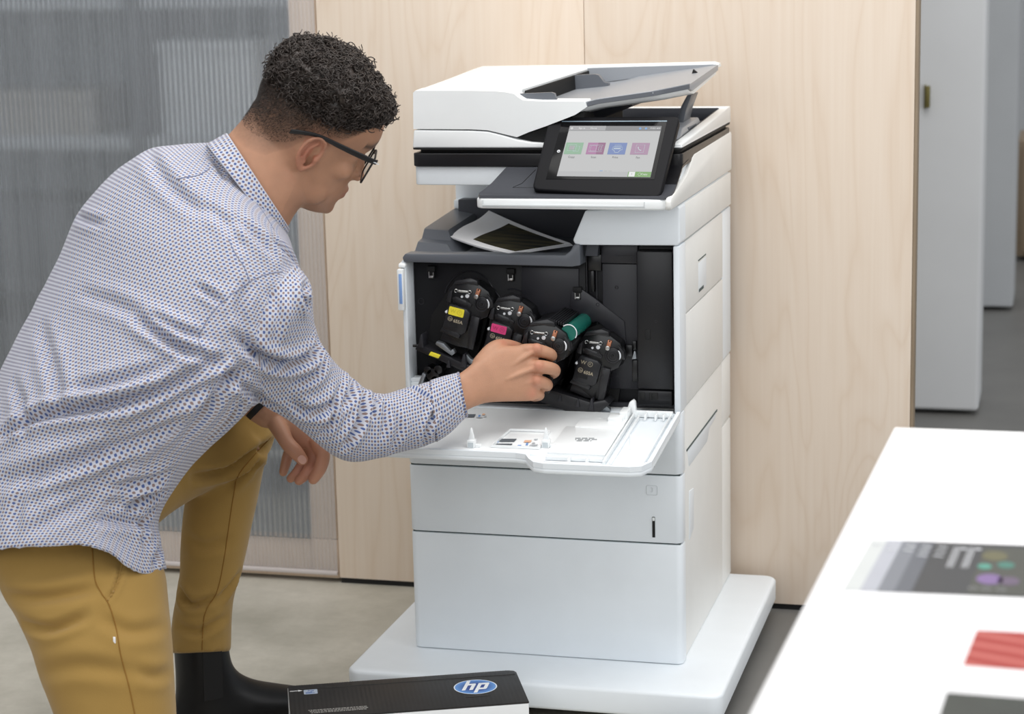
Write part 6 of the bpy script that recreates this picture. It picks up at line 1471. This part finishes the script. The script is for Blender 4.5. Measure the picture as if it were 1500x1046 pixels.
# ---- eyeglasses
gl = thing('eyeglasses', tuple(hd(.1, 0, .02)), 'black framed eyeglasses worn by the person leaning into the printer', 'eyeglasses')
M['frame'] = plain('matt_black_acetate', rgb(20, 20, 23), 0.45)
fb = MB(); lens = []
for s in (-1, 1):
    pts = [(s*.0335+x, .0115+y) for x, y in rquad([(-.0255, -.0245), (.0255, -.0245), (.0275, .0215), (-.0275, .0215)], .012, 5)]
    L3 = [hd(.0985-1.9*(abs(l)-.0)**2*1.0, l, z) for l, z in pts]
    fb.tube([tuple(p) for p in L3], .0016, 8, closed=True); lens.append(L3)
fb.tube([tuple(hd(.0995, l, .025+.02*(.008**2-l*l)*60)) for l in (-.009, -.004, 0, .004, .009)], .0014, 8)
fb.build('front_frame', M['frame'], gl, 60)
for L3 in lens:
    g_ = NT('clear_lens'); g_.b.inputs['Transmission Weight'].default_value = 1.0; g_.b.inputs['Roughness'].default_value = 0.0; g_.b.inputs['IOR'].default_value = 1.05; g_.b.inputs['Base Color'].default_value = (.97, .98, .98, 1)
    c = np.mean(L3, 0); b = MB(); b.loft([[tuple(c+(np.array(p)-c)*.97+HF*o) for p in L3] for o in (-.0006, .0006)]); b.build('lens', g_.m, gl)
for s in (-1, 1):
    P = [hd(.0945, s*.061, .0325), hd(.094, s*.0675, .0335), hd(.07, s*.0745, .0345), (hd(.03, s*.0785, .0352)), hd(-.005, s*.0800, .0355), hd(-.028, s*.0805, .030), hd(-.048, s*.081, .0225)]
    hh = [.0036, .0040, .0048, .0042, .0030, .0036, .0040]; Q = smooth_rings([np.hstack([p, h]) for p, h in zip(P, hh)], 5); rings = []
    for q in Q:
        rings.append([tuple(q[:3]+HU*q[3]*math.copysign(abs(math.sin(t))**.6, math.sin(t))+HL*.0016*math.copysign(abs(math.cos(t))**.6, math.cos(t))) for t in np.linspace(0, 2*PI, 12, endpoint=False)])
    b = MB(); b.loft(rings); te = b.build('temple_arm', M['frame'], gl, 60)
    if s < 0:
        b = MB(); P = [hd(.098-.0016*i, -.0700-.0001*i, .0335) for i in range(9)]
        for i in range(8): b.box(-.0005, .0005, -.0005, .0005, -.0008, .0008, mat=Matrix.Translation(Vector(P[i])))
        b.build('side_mark', M['whitemetal'], te)
# ------------------------------------------------------------------ light, camera
wd = bpy.data.worlds.new('daylight'); SC.world = wd; wd.use_nodes = True
nt = wd.node_tree; bg = nt.nodes['Background']
tcw = nt.nodes.new('ShaderNodeTexCoord'); spw = nt.nodes.new('ShaderNodeSeparateXYZ'); nt.links.new(tcw.outputs['Generated'], spw.inputs[0])
rm = nt.nodes.new('ShaderNodeValToRGB'); mr = nt.nodes.new('ShaderNodeMapRange'); mr.inputs[1].default_value = -1; mr.inputs[2].default_value = 1
nt.links.new(spw.outputs[2], mr.inputs[0]); nt.links.new(mr.outputs[0], rm.inputs[0])
e = rm.color_ramp.elements; e[0].position = 0.35; e[0].color = (0.36, 0.365, 0.375, 1); e[1].position = 0.85; e[1].color = (1.0, 1.0, 1.0, 1)
nt.links.new(rm.outputs[0], bg.inputs[0]); bg.inputs[1].default_value = 0.64
def area(name, loc, target, sx, sy, power, col):
    ld = bpy.data.lights.new(name, 'AREA'); ld.shape = 'RECTANGLE'; ld.size = sx; ld.size_y = sy; ld.energy = power; ld.color = col
    o = bpy.data.objects.new(name, ld); COL.objects.link(o); o.location = loc
    o.rotation_euler = (Vector(target)-Vector(loc)).to_track_quat('-Z', 'Y').to_euler(); return o
area('skylight', (0.4, -0.6, 3.1), (0.2, -0.3, 0), 3.2, 2.4, 60, (1.0, 0.985, 0.96))
area('window_light', (3.6, -1.6, 2.0), (0, 0, 0.8), 2.4, 1.8, 30, (0.98, 0.99, 1.0))
area('front_fill', (-0.6, -5.2, 2.3), (0, 0, 0.6), 4.0, 2.0, 42, (0.95, 0.98, 1.0))  # added unseen fill light behind the camera, brightens the printer front
cd = bpy.data.cameras.new('camera'); co = bpy.data.objects.new('camera', cd); COL.objects.link(co)
mw = Matrix((CR, CU, -CF)).transposed().to_4x4(); mw.translation = Vector(CAM); co.matrix_world = mw
cd.sensor_width = 36; cd.sensor_fit = 'HORIZONTAL'; cd.lens = FPX*36/1500; cd.clip_start = 0.05; cd.clip_end = 60
cd.dof.use_dof = True; cd.dof.focus_distance = 3.36; cd.dof.aperture_fstop = 5.6
SC.camera = co
SC.view_settings.view_transform = 'Standard'; SC.view_settings.look = 'None'; SC.view_settings.exposure = 0.22; SC.view_settings.gamma = 1; SC.view_settings.use_curve_mapping = False
SC.cycles.max_bounces = 8; SC.cycles.use_denoising = True
